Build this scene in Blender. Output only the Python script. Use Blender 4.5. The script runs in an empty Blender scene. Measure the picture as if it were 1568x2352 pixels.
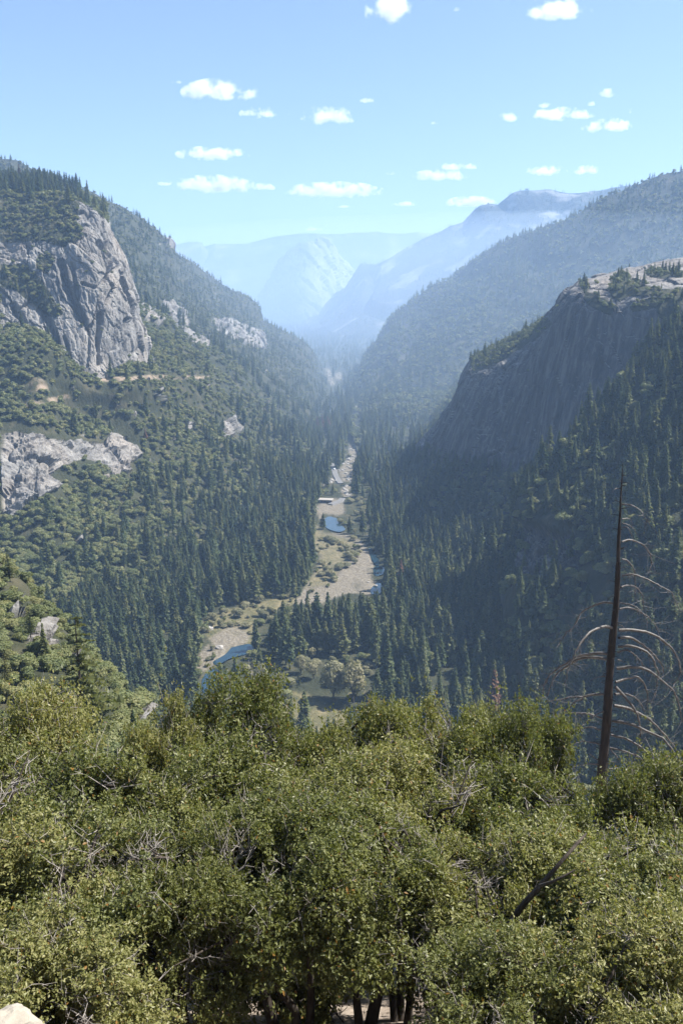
import bpy, math, random
import numpy as np
from mathutils import Vector, Matrix
from mathutils.bvhtree import BVHTree

R_ = math.radians
scene = bpy.context.scene
COL = scene.collection
rng = np.random.default_rng(7)
random.seed(7)

# ------------------------------------------------------------------ camera
W0, H0, FPX = 1568.0, 2352.0, 1907.0
PITCH = R_(14.0)
cam_d = bpy.data.cameras.new("camera")
cam_d.sensor_fit = 'VERTICAL'
cam_d.sensor_height = 22.2
cam_d.lens = 22.2 * FPX / H0
cam_d.clip_start = 0.1
cam_d.clip_end = 80000
cam = bpy.data.objects.new("camera", cam_d)
COL.objects.link(cam)
cam.location = (0, 0, 0)
cam.rotation_euler = (math.pi / 2 - PITCH, 0, 0)
scene.camera = cam

# ------------------------------------------------------------------ sky, sun, exposure
SUN_AZ, SUN_EL = R_(78), R_(53)
SUN_DIR = Vector((math.sin(SUN_AZ) * math.cos(SUN_EL), math.cos(SUN_AZ) * math.cos(SUN_EL), math.sin(SUN_EL)))
world = bpy.data.worlds.new("World")
scene.world = world
world.use_nodes = True
wn = world.node_tree.nodes
sky = wn.new("ShaderNodeTexSky")
sky.sky_type = 'NISHITA'
sky.sun_disc = False
sky.sun_elevation = SUN_EL
sky.sun_rotation = SUN_AZ
sky.altitude = 1300
sky.air_density = 1.0
sky.dust_density = 1.6
sky.ozone_density = 1.5
world.node_tree.links.new(sky.outputs[0], wn["Background"].inputs[0])
wn["Background"].inputs[1].default_value = 0.062
sun_d = bpy.data.lights.new("sun", 'SUN')
sun_d.energy = 5.0
sun_d.angle = R_(0.5)
sun_d.color = (1.0, 0.96, 0.89)
sun = bpy.data.objects.new("sun", sun_d)
COL.objects.link(sun)
sun.rotation_euler = SUN_DIR.to_track_quat('Z', 'Y').to_euler()
scene.view_settings.view_transform = 'Standard'
scene.view_settings.look = 'None'
scene.view_settings.gamma = 1
scene.view_settings.use_curve_mapping = False
scene.view_settings.exposure = 1.5
cy = scene.cycles
cy.max_bounces = 5
cy.diffuse_bounces = 2
cy.glossy_bounces = 2
cy.transmission_bounces = 3
cy.volume_bounces = 2
cy.transparent_max_bounces = 8
cy.caustics_reflective = False
cy.caustics_refractive = False
cy.use_denoising = True
cy.sample_clamp_indirect = 8

# ------------------------------------------------------------------ projection helpers
ct, st = math.cos(PITCH), math.sin(PITCH)


def unproj(px, py, Y):
    """world point at forward distance Y seen at photo position px, py (1568 x 2352)"""
    px, py, Y = np.broadcast_arrays(np.asarray(px, float), np.asarray(py, float), np.asarray(Y, float))
    u = (px - W0 / 2) / FPX
    v = -(py - H0 / 2) / FPX
    dy = ct + v * st
    dz = -st + v * ct
    s = Y / dy
    return np.stack([u * s, Y, dz * s], -1)


def proj(p):
    p = np.asarray(p, float)
    d = p[..., 1] * ct - p[..., 2] * st
    up = p[..., 1] * st + p[..., 2] * ct
    d = np.maximum(d, 0.01)
    return p[..., 0] / d * FPX + W0 / 2, -up / d * FPX + H0 / 2, d


# ------------------------------------------------------------------ noise
def _hash(ix, iy, iz, seed):
    h = (ix.astype(np.int64) * 374761393 + iy.astype(np.int64) * 668265263 + iz.astype(np.int64) * 2147483647 + seed * 974711) & 0xFFFFFFFF
    h = ((h ^ (h >> 13)) * 1274126177) & 0xFFFFFFFF
    h = ((h ^ (h >> 16)) * 2246822519) & 0xFFFFFFFF
    return ((h ^ (h >> 15)) & 0xFFFFFF) / float(0xFFFFFF)


def vnoise(p, seed=0):
    i = np.floor(p).astype(np.int64)
    f = p - i
    f = f * f * (3 - 2 * f)
    r = 0
    for dx in (0, 1):
        wx = f[..., 0] if dx else 1 - f[..., 0]
        for dy in (0, 1):
            wy = f[..., 1] if dy else 1 - f[..., 1]
            for dz in (0, 1):
                wz = f[..., 2] if dz else 1 - f[..., 2]
                r = r + wx * wy * wz * _hash(i[..., 0] + dx, i[..., 1] + dy, i[..., 2] + dz, seed)
    return r * 2 - 1


def fbm(p, octv=4, seed=0, gain=0.5):
    a, s, t = 1.0, 0.0, 0.0
    for k in range(octv):
        s = s + a * vnoise(p * (2.03 ** k), seed + k * 17)
        t += a
        a *= gain
    return s / t


def cells(p, seed=0):
    """nearest jittered cell: random value of the cell, offset to its centre, and edge distance"""
    i = np.floor(p).astype(np.int64)
    best = np.full(p.shape[:-1], 9.0)
    sec = np.full(p.shape[:-1], 9.0)
    val = np.zeros(p.shape[:-1])
    off = np.zeros(p.shape)
    for dx in (-1, 0, 1):
        for dy in (-1, 0, 1):
            for dz in (-1, 0, 1):
                c = i + np.array([dx, dy, dz])
                j = np.stack([_hash(c[..., 0], c[..., 1], c[..., 2], seed + k) for k in (1, 2, 3)], -1)
                o = p - (c + j)
                d = np.sqrt((o ** 2).sum(-1))
                v = _hash(c[..., 0], c[..., 1], c[..., 2], seed + 9)
                nb = d < best
                sec = np.where(nb, best, np.minimum(sec, d))
                best = np.where(nb, d, best)
                val = np.where(nb, v, val)
                off = np.where(nb[..., None], o, off)
    return val, off, sec - best


# ------------------------------------------------------------------ mesh helpers
def tag(o, label=None, cat=None, group=None, kind=None):
    if label: o["label"] = label
    if cat: o["category"] = cat
    if group: o["group"] = group
    if kind: o["kind"] = kind
    return o


def mesh(name, verts, faces, mats=(), midx=None, attrs=None, smooth=False):
    """faces: array (n,k), or list of such arrays"""
    if isinstance(faces, np.ndarray):
        faces = [faces]
    me = bpy.data.meshes.new(name)
    verts = np.asarray(verts, np.float32).reshape(-1, 3)
    me.vertices.add(len(verts))
    me.vertices.foreach_set("co", verts.ravel())
    loops = np.concatenate([f.ravel() for f in faces]).astype(np.int32)
    tot = np.concatenate([np.full(len(f), f.shape[1], np.int32) for f in faces])
    start = np.concatenate([[0], np.cumsum(tot)[:-1]]).astype(np.int32)
    me.loops.add(len(loops))
    me.loops.foreach_set("vertex_index", loops)
    me.polygons.add(len(tot))
    me.polygons.foreach_set("loop_start", start)
    me.polygons.foreach_set("loop_total", tot)
    for m in mats:
        me.materials.append(m)
    if midx is not None:
        me.polygons.foreach_set("material_index", np.asarray(midx, np.int32))
    me.polygons.foreach_set("use_smooth", np.full(len(tot), bool(smooth)))
    for k, v in (attrs or {}).items():
        a = me.attributes.new(k, 'FLOAT', 'POINT')
        a.data.foreach_set("value", np.asarray(v, np.float32).ravel())
    me.update(calc_edges=True)
    me.validate()
    return me


def obj(name, me, parent=None, loc=None):
    o = bpy.data.objects.new(name, me)
    COL.objects.link(o)
    if parent is not None:
        o.parent = parent
    if loc is not None:
        o.location = loc
    return o


def empty(name, loc=(0, 0, 0), rz=0.0):
    o = bpy.data.objects.new(name, None)
    o.empty_display_size = 0.2
    COL.objects.link(o)
    o.location = loc
    o.rotation_euler = (0, 0, rz)
    return o


class Geo:
    """collects pieces into one mesh"""
    def __init__(self):
        self.v, self.f4, self.f3, self.n = [], [], [], 0
        self.m4, self.m3 = [], []

    def add(self, v, f, m=0):
        v = np.asarray(v, float).reshape(-1, 3)
        f = np.asarray(f, int)
        if len(f) == 0:
            return
        if f.shape[1] == 4:
            self.f4.append(f + self.n); self.m4.append(np.full(len(f), m))
        else:
            self.f3.append(f + self.n); self.m3.append(np.full(len(f), m))
        self.v.append(v)
        self.n += len(v)

    def tube(self, pts, rad, k=6, m=0, cap=True):
        pts = np.asarray(pts, float)
        rad = np.broadcast_to(np.asarray(rad, float), (len(pts),))
        t = np.gradient(pts, axis=0)
        t /= np.linalg.norm(t, axis=1)[:, None] + 1e-9
        ref = np.array([0.31, 0.87, 0.12]) if abs(t[0, 2]) > 0.7 else np.array([0, 0, 1.0])
        a = np.cross(t, ref); a /= np.linalg.norm(a, axis=1)[:, None] + 1e-9
        b = np.cross(t, a)
        th = np.linspace(0, 2 * math.pi, k, endpoint=False)
        ring = pts[:, None] + rad[:, None, None] * (np.cos(th)[None, :, None] * a[:, None] + np.sin(th)[None, :, None] * b[:, None])
        n = len(pts)
        i = np.arange(n - 1)[:, None] * k
        j = np.arange(k)[None]
        jn = (j + 1) % k
        f = np.stack([i + j, i + jn, i + k + jn, i + k + j], -1).reshape(-1, 4)
        self.add(ring.reshape(-1, 3), f, m)
        if cap:
            e = np.concatenate([ring[-1], pts[-1:] + t[-1:] * rad[-1] * 0.4])
            self.add(e, [[q, (q + 1) % k, k] for q in range(k)], m)

    def box(self, c, s, m=0, rz=0.0):
        c = np.asarray(c, float); s = np.asarray(s, float) / 2
        v = np.array([[x, y, z] for z in (-1, 1) for y in (-1, 1) for x in (-1, 1)], float) * s
        cr, sr = math.cos(rz), math.sin(rz)
        v = np.stack([v[:, 0] * cr - v[:, 1] * sr, v[:, 0] * sr + v[:, 1] * cr, v[:, 2]], -1) + c
        self.add(v, [[0, 2, 3, 1], [4, 5, 7, 6], [0, 1, 5, 4], [2, 6, 7, 3], [0, 4, 6, 2], [1, 3, 7, 5]], m)

    def mesh(self, name, mats, smooth=False, attrs=None):
        fs, ms = [], []
        if self.f4: fs.append(np.concatenate(self.f4)); ms.append(np.concatenate(self.m4))
        if self.f3: fs.append(np.concatenate(self.f3)); ms.append(np.concatenate(self.m3))
        return mesh(name, np.concatenate(self.v), fs, mats, np.concatenate(ms), attrs, smooth)


def catmull(a, n):
    """interpolate a (k,...) along axis 0 to n samples"""
    k = len(a)
    t = np.linspace(0, k - 1, n)
    i = np.clip(np.floor(t).astype(int), 0, k - 2)
    f = (t - i).reshape((-1,) + (1,) * (a.ndim - 1))
    p0, p1, p2, p3 = a[np.maximum(i - 1, 0)], a[i], a[i + 1], a[np.minimum(i + 2, k - 1)]
    m1, m2 = (p2 - p0) / 2, (p3 - p1) / 2
    return (2 * f ** 3 - 3 * f ** 2 + 1) * p1 + (f ** 3 - 2 * f ** 2 + f) * m1 + (-2 * f ** 3 + 3 * f ** 2) * p2 + (f ** 3 - f ** 2) * m2


def in_poly(px, py, poly):
    poly = np.asarray(poly, float)
    r = np.zeros(np.shape(px), bool)
    x1, y1 = poly[-1]
    for x2, y2 in poly:
        c = ((y1 > py) != (y2 > py)) & (px < (x2 - x1) * (py - y1) / ((y2 - y1) + 1e-12) + x1)
        r ^= c
        x1, y1 = x2, y2
    return r


# ------------------------------------------------------------------ materials
def new_mat(name):
    m = bpy.data.materials.new(name)
    m.use_nodes = True
    nt = m.node_tree
    return m, nt, nt.nodes["Principled BSDF"]


class N:
    """tiny node-tree helper"""
    def __init__(self, nt):
        self.nt = nt

    def node(self, t, **kw):
        n = self.nt.nodes.new(t)
        for k, v in kw.items():
            setattr(n, k, v)
        return n

    def link(self, a, b):
        self.nt.links.new(a, b)

    def val(self, sock, v):
        if hasattr(v, "is_linked") or isinstance(v, bpy.types.NodeSocket):
            self.link(v, sock)
        else:
            sock.default_value = v

    def math(self, op, a, b=0.0, c=0.0, clamp=False):
        n = self.node("ShaderNodeMath", operation=op, use_clamp=clamp)
        for s, v in zip(n.inputs, (a, b, c)):
            self.val(s, v)
        return n.outputs[0]

    def mix(self, f, a, b, mode='MIX'):
        n = self.node("ShaderNodeMix", data_type='RGBA', blend_type=mode)
        self.val(n.inputs[0], f)
        for s, v in ((n.inputs[6], a), (n.inputs[7], b)):
            self.val(s, v if not isinstance(v, tuple) else tuple(v) + (1,) * (4 - len(v)))
        return n.outputs[2]

    def ramp(self, f, stops):
        n = self.node("ShaderNodeValToRGB")
        e = n.color_ramp.elements
        while len(e) < len(stops):
            e.new(0.5)
        for q, (p, c) in zip(e, stops):
            q.position = p
            q.color = tuple(c) + (1,) if len(c) == 3 else c
        self.val(n.inputs[0], f)
        return n.outputs[0]

    def noise(self, vec, scale, detail=4, rough=0.55, dist=0.0):
        n = self.node("ShaderNodeTexNoise")
        if vec is not None:
            self.link(vec, n.inputs["Vector"])
        n.inputs["Scale"].default_value = scale
        n.inputs["Detail"].default_value = detail
        n.inputs["Roughness"].default_value = rough
        n.inputs["Distortion"].default_value = dist
        return n.outputs[0]

    def mapping(self, vec, scale=(1, 1, 1), rot=(0, 0, 0)):
        n = self.node("ShaderNodeMapping")
        self.link(vec, n.inputs[0])
        n.inputs["Scale"].default_value = scale
        n.inputs["Rotation"].default_value = rot
        return n.outputs[0]

    def attr(self, name):
        return self.node("ShaderNodeAttribute", attribute_name=name).outputs["Fac"]

    def bump(self, h, strength, dist):
        n = self.node("ShaderNodeBump")
        n.inputs["Strength"].default_value = strength
        n.inputs["Distance"].default_value = dist
        self.link(h, n.inputs["Height"])
        return n.outputs[0]


def terrain_mat(name, k=1.0, steep_shade=False, rock_lo=(0.062, 0.06, 0.058), rock_mid=(0.14, 0.135, 0.127), rock_hi=(0.265, 0.252, 0.232),
                soil=((0.016, 0.020, 0.010), (0.032, 0.035, 0.017), (0.075, 0.066, 0.04))):
    """forest soil with granite where the attribute rock is high and pale gravel where the attribute gravel is high;
    k scales the texture wavelength for far hills"""
    m, nt, b = new_mat(name)
    g = N(nt)
    pos = g.node("ShaderNodeNewGeometry").outputs["Position"]
    soilc = g.ramp(g.noise(pos, 0.05 / k, 5, 0.65), [(0.3, soil[0]), (0.52, soil[1]), (0.75, soil[2])])
    n1 = g.noise(g.mapping(pos, (1, 1, 0.28)), 0.055 / k, 6, 0.62, 0.4)
    n2 = g.noise(g.mapping(pos, (1, 1, 0.07)), 0.22 / k, 5, 0.6)
    n3 = g.noise(pos, 0.6 / k, 5, 0.65)
    s = g.math('ADD', g.math('MULTIPLY', n1, 0.5), g.math('ADD', g.math('MULTIPLY', n2, 0.32), g.math('MULTIPLY', n3, 0.18)))
    rockc = g.ramp(s, [(0.36, rock_lo), (0.48, rock_mid), (0.62, rock_hi)])
    lich = g.ramp(g.noise(pos, 0.02 / k, 4, 0.6), [(0.45, (0, 0, 0)), (0.7, (1, 1, 1))])
    rockc = g.mix(g.math('MULTIPLY', lich, 0.3), rockc, (0.30, 0.235, 0.175))
    if steep_shade:  # shade of steep faces put into the rock colour, dark and streaked
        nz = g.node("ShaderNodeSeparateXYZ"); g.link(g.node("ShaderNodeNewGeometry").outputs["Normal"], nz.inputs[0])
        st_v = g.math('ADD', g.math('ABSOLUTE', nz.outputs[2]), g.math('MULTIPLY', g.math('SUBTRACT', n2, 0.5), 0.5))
        shade_f = g.ramp(st_v, [(0.55, (1, 1, 1)), (0.92, (0, 0, 0))])
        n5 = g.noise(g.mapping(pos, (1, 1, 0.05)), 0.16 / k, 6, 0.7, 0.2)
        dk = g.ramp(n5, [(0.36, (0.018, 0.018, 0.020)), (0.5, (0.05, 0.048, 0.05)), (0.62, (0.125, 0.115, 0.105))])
        rockc = g.mix(g.math('MULTIPLY', shade_f, 0.88), rockc, dk)
    gr = g.ramp(g.noise(pos, 0.5, 6, 0.7), [(0.3, (0.085, 0.072, 0.052)), (0.5, (0.145, 0.126, 0.096)), (0.7, (0.23, 0.205, 0.165))])
    grass = g.ramp(g.noise(pos, 0.09, 5, 0.7), [(0.3, (0.045, 0.05, 0.022)), (0.5, (0.11, 0.098, 0.048)), (0.72, (0.19, 0.155, 0.088))])
    c = g.mix(g.attr("meadow"), soilc, grass)
    c = g.mix(g.attr("gravel"), c, gr)
    c = g.mix(g.attr("rock"), c, rockc)
    c = g.mix(g.attr("cut"), c, (0.24, 0.185, 0.135))
    g.link(c, b.inputs["Base Color"])
    b.inputs["Roughness"].default_value = 0.92
    b.inputs["Specular IOR Level"].default_value = 0.2
    hh = g.math('ADD', g.math('MULTIPLY', n2, 0.6), g.math('ADD', g.math('MULTIPLY', n3, 0.25), n1))
    g.link(g.bump(hh, 0.9, 3.0 * k), b.inputs["Normal"])
    return m


def foliage_mat(name, c0, c1, c2, trans=0.3, rough=0.5, spec=0.35, tint=None, wo=0.6):
    m, nt, b = new_mat(name)
    g = N(nt)
    geo = g.node("ShaderNodeNewGeometry")
    oi = g.node("ShaderNodeObjectInfo").outputs["Random"]
    f = g.math('ADD', g.math('MULTIPLY', geo.outputs["Random Per Island"], 1 - wo), g.math('MULTIPLY', oi, wo))
    c = g.ramp(f, [(0.08, c0), (0.5, c1), (0.92, c2)])
    if tint:
        pk = g.math('GREATER_THAN', geo.outputs["Random Per Island"], tint[0])
        c = g.mix(pk, c, tint[1])
    g.link(c, b.inputs["Base Color"])
    b.inputs["Roughness"].default_value = rough
    b.inputs["Specular IOR Level"].default_value = spec
    if trans > 0:
        t = g.node("ShaderNodeBsdfTranslucent")
        g.link(g.mix(1.0, c, (1.1, 1.15, 0.55), 'MULTIPLY'), t.inputs[0])
        mx = g.node("ShaderNodeMixShader")
        mx.inputs[0].default_value = trans
        g.link(b.outputs[0], mx.inputs[1])
        g.link(t.outputs[0], mx.inputs[2])
        g.link(mx.outputs[0], nt.nodes["Material Output"].inputs[0])
    return m


def plain_mat(name, lo, hi, scale=3.0, rough=0.85, bump=0.0, stretch=(1, 1, 1), spec=0.3, objco=False):
    m, nt, b = new_mat(name)
    g = N(nt)
    co = g.node("ShaderNodeTexCoord").outputs["Object"] if objco else g.node("ShaderNodeNewGeometry").outputs["Position"]
    n = g.noise(g.mapping(co, stretch), scale, 6, 0.65)
    g.link(g.ramp(n, [(0.3, lo), (0.7, hi)]), b.inputs["Base Color"])
    b.inputs["Roughness"].default_value = rough
    b.inputs["Specular IOR Level"].default_value = spec
    if bump:
        g.link(g.bump(n, 1.0, bump), b.inputs["Normal"])
    return m


M_TERR = terrain_mat("mountain_ground")
M_TERR2 = terrain_mat("ridge_ground", 2.0)
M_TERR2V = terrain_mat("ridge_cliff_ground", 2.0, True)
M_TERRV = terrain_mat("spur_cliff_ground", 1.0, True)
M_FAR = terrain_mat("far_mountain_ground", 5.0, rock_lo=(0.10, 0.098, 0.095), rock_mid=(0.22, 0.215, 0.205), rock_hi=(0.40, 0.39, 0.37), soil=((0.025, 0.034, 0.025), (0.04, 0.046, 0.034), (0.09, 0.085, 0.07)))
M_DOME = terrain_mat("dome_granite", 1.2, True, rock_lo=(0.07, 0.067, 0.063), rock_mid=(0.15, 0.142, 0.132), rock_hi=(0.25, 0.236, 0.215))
M_CON = foliage_mat("conifer_needles", (0.040, 0.062, 0.028), (0.078, 0.102, 0.040), (0.150, 0.152, 0.062), 0.38, 0.6, 0.25)
M_BROWN = foliage_mat("dead_needles", (0.10, 0.055, 0.035), (0.16, 0.085, 0.05), (0.20, 0.12, 0.075), 0.2, 0.7, 0.2)
M_OAKFAR = foliage_mat("oak_scrub_leaves", (0.090, 0.110, 0.042), (0.150, 0.168, 0.064), (0.225, 0.21, 0.09), 0.35, 0.55, 0.3)
M_WILLOW = foliage_mat("willow_leaves", (0.15, 0.15, 0.08), (0.22, 0.21, 0.12), (0.30, 0.27, 0.16), 0.35, 0.6, 0.3)
M_OAK = foliage_mat("oak_leaves", (0.095, 0.108, 0.034), (0.162, 0.168, 0.053), (0.255, 0.238, 0.095), 0.4, 0.45, 0.36,
                    tint=(0.985, (0.22, 0.12, 0.03)), wo=0.5)
M_PINE = foliage_mat("pine_needles", (0.042, 0.055, 0.016), (0.085, 0.094, 0.026), (0.14, 0.135, 0.044), 0.38, 0.5, 0.4)
M_BARK = plain_mat("bark", (0.022, 0.017, 0.013), (0.075, 0.06, 0.048), 9.0, 0.95, 0.02, (1, 1, 0.25))
M_TWIG = plain_mat("grey_twigs", (0.14, 0.12, 0.105), (0.34, 0.31, 0.28), 14.0, 0.85)
M_SNAG = plain_mat("charred_bark", (0.008, 0.0075, 0.007), (0.045, 0.036, 0.029), 7.0, 0.9, 0.03, (1, 1, 0.2))
M_SNAGBR = plain_mat("weathered_branch", (0.022, 0.019, 0.017), (0.13, 0.116, 0.10), 4.0, 0.55, 0.01, spec=0.5)
M_ROCK = plain_mat("pale_granite", (0.16, 0.14, 0.11), (0.36, 0.32, 0.26), 5.0, 0.9, 0.02)
M_BOULD = plain_mat("river_boulder", (0.16, 0.15, 0.135), (0.36, 0.34, 0.31), 0.35, 0.85, 0.2)
M_SLOPE = plain_mat("slope_dirt", (0.12, 0.092, 0.068), (0.34, 0.285, 0.235), 1.7, 0.95, 0.1)
M_ROAD = plain_mat("asphalt", (0.10, 0.10, 0.10), (0.17, 0.165, 0.16), 0.5, 0.9)
M_ROOF = plain_mat("pale_roof", (0.24, 0.22, 0.19), (0.33, 0.30, 0.27), 0.4, 0.7)
M_WALL = plain_mat("timber_wall", (0.07, 0.05, 0.035), (0.13, 0.095, 0.07), 0.8, 0.9)
M_WHITE = plain_mat("white_paint", (0.7, 0.7, 0.7), (0.8, 0.8, 0.8), 0.3, 0.4)
M_DARK = plain_mat("dark_rubber_glass", (0.012, 0.013, 0.015), (0.025, 0.026, 0.03), 1.0, 0.25, spec=0.5)


def water_mat():
    m, nt, b = new_mat("river_water")
    g = N(nt)
    pos = g.node("ShaderNodeNewGeometry").outputs["Position"]
    b.inputs["Base Color"].default_value = (0.012, 0.03, 0.045, 1)
    b.inputs["Roughness"].default_value = 0.06
    b.inputs["IOR"].default_value = 1.33
    b.inputs["Specular IOR Level"].default_value = 0.9
    g.link(g.bump(g.noise(pos, 0.8, 3), 0.15, 0.3), b.inputs["Normal"])
    return m


M_WATER = water_mat()

# ------------------------------------------------------------------ image-shaped ground cover areas (marked on the terrain)
GRAVEL = [
    [(700, 1352), (722, 1318), (737, 1275), (718, 1252), (724, 1205), (745, 1226), (790, 1224), (828, 1242), (850, 1270), (858, 1300), (852, 1330), (872, 1345), (850, 1368), (800, 1362), (740, 1383), (672, 1388)],
    [(722, 1165), (760, 1145), (790, 1150), (792, 1180), (776, 1184), (745, 1180), (735, 1195)],
    [(458, 1500), (478, 1482), (530, 1478), (520, 1500), (500, 1520), (470, 1545), (452, 1535)],
    [(480, 1468), (520, 1440), (560, 1440), (575, 1462), (560, 1482), (500, 1486)],
]
MEADOW = [
    [(465, 1428), (500, 1408), (560, 1392), (660, 1372), (700, 1378), (640, 1402), (580, 1430), (580, 1476), (500, 1486), (462, 1450)],
    [(560, 1600), (640, 1588), (700, 1592), (800, 1640), (830, 1700), (560, 1700)],
]
POOLS = [
    [(742, 1196), (750, 1184), (764, 1184), (774, 1190), (778, 1202), (793, 1216), (778, 1223), (754, 1216), (745, 1206)],
    [(857, 1304), (868, 1298), (884, 1306), (880, 1318), (866, 1323), (858, 1318)],
    [(851, 1352), (866, 1338), (880, 1340), (876, 1356), (868, 1366), (852, 1364)],
    [(845, 1258), (852, 1258), (866, 1280), (872, 1296), (862, 1298), (852, 1282)],
    [(464, 1560), (480, 1538), (506, 1530), (504, 1556), (494, 1590), (466, 1590)],
    [(532, 1486), (572, 1478), (588, 1494), (560, 1504), (530, 1512), (500, 1528), (490, 1520), (516, 1504)],
]
STREAM = [[(797, 1106, 24), (792, 1080, 30), (806, 1056, 20), (813, 1030, 22), (820, 1000, 22), (815, 965, 20), (822, 932, 14)],
          [(765, 885, 12), (757, 864, 11), (752, 846, 8)], [(778, 872, 14), (776, 856, 12)],
          [(772, 1100, 12), (745, 1116, 10)], [(806, 1114, 26), (790, 1128, 16), (800, 1142, 18)],
          [(770, 1098, 10), (766, 1075, 9)], [(690, 1160, 10), (702, 1140, 12)]]
for st_ in STREAM:
    a = np.array(st_, float)
    L = [(x - w / 2, y) for x, y, w in a]
    Rr = [(x + w / 2, y) for x, y, w in a[::-1]]
    GRAVEL.append(L + Rr)
# bare granite on the left wall
ROCKS_L = [
    [(-30, 975), (40, 965), (90, 985), (160, 1005), (240, 1010), (265, 980), (300, 975), (325, 1010), (330, 1045), (300, 1060), (265, 1075), (250, 1060), (200, 1045), (150, 1065), (140, 1120), (60, 1150), (20, 1180), (-60, 1190), (-60, 975)],
    [(345, 1030), (368, 1060), (340, 1062)],
    [(515, 965), (540, 955), (566, 975), (555, 995), (520, 998)],
    [(435, 962), (450, 966), (448, 978), (438, 976)],
    [(375, 690), (410, 688), (432, 725), (450, 765), (480, 780), (478, 800), (440, 790), (405, 760), (385, 735)],
    [(318, 700), (345, 700), (372, 745), (365, 752), (330, 735)],
    [(485, 735), (530, 728), (570, 745), (610, 765), (612, 800), (580, 800), (545, 780), (505, 765)],
    [(375, 535), (395, 540), (402, 575), (385, 570)],
    [(240, 1085), (300, 1060), (308, 1075), (262, 1092)],
    [(375, 1135), (395, 1140), (392, 1148), (378, 1144)],
]
CUTS = [
    [(225, 868), (300, 866), (330, 862), (370, 862), (420, 862), (482, 864), (484, 871), (420, 871), (330, 874), (250, 876), (228, 876)],
    [(50, 890), (85, 862), (110, 880), (112, 898), (60, 902)],
    [(60, 925), (95, 918), (160, 905), (162, 914), (100, 930), (62, 936)],
]
MS = 2.0
MW, MH = int(W0 / MS) + 1, int(H0 / MS) + 1
gx, gy = np.meshgrid((np.arange(MW) + 0.5) * MS, (np.arange(MH) + 0.5) * MS)


def raster(polys):
    r = np.zeros((MH, MW), bool)
    for p in polys:
        r |= in_poly(gx, gy, p)
    return r


def blur(m, n=2):
    m = m.astype(float)
    for _ in range(n):
        m = (m + np.roll(m, 1, 0) + np.roll(m, -1, 0) + np.roll(m, 1, 1) + np.roll(m, -1, 1)) / 5
    return m


def sample(mask, px, py, out=0.0):
    ix, iy = (np.asarray(px) / MS).astype(int), (np.asarray(py) / MS).astype(int)
    ok = (ix >= 0) & (ix < MW) & (iy >= 0) & (iy < MH)
    return np.where(ok, mask[np.clip(iy, 0, MH - 1), np.clip(ix, 0, MW - 1)], out)


MK_GRAVEL = blur(raster(GRAVEL), 2)
MK_MEADOW = blur(raster(MEADOW), 3)
MK_ROCK_L = blur(raster(ROCKS_L), 2)
MK_CUT = blur(raster(CUTS), 1)
MK_POOL = raster(POOLS)
CLEAR = raster([GRAVEL[0], [(760, 1345), (800, 1300), (850, 1290), (858, 1300), (852, 1330), (872, 1345), (850, 1368), (800, 1362), (760, 1372)], GRAVEL[1]] + GRAVEL[4:] + POOLS + [MEADOW[0]] + [GRAVEL[2], GRAVEL[3]])
CLEAR_B = raster(GRAVEL[1:2] + [GRAVEL[0][10:] + [(760, 1345), (800, 1300), (850, 1290)]] + POOLS + [GRAVEL[3]])
CLEAR_ROCK = raster(ROCKS_L[:4] + ROCKS_L[8:])

# ------------------------------------------------------------------ landforms
LAND = {}          # name -> dict(P grid, N grid, rock grid, ...)
BVH_V, BVH_F, BVH_N = [], [], 0


def grid_faces(nu, nv):
    i = np.arange(nu - 1)[:, None] * nv
    j = np.arange(nv - 1)[None]
    return np.stack([i + j, i + nv + j, i + nv + j + 1, i + j + 1], -1).reshape(-1, 4)


def normals(P):
    du = np.gradient(P, axis=0)
    dv = np.gradient(P, axis=1)
    n = np.cross(du, dv)
    return n / (np.linalg.norm(n, axis=-1, keepdims=True) + 1e-9)


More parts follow.
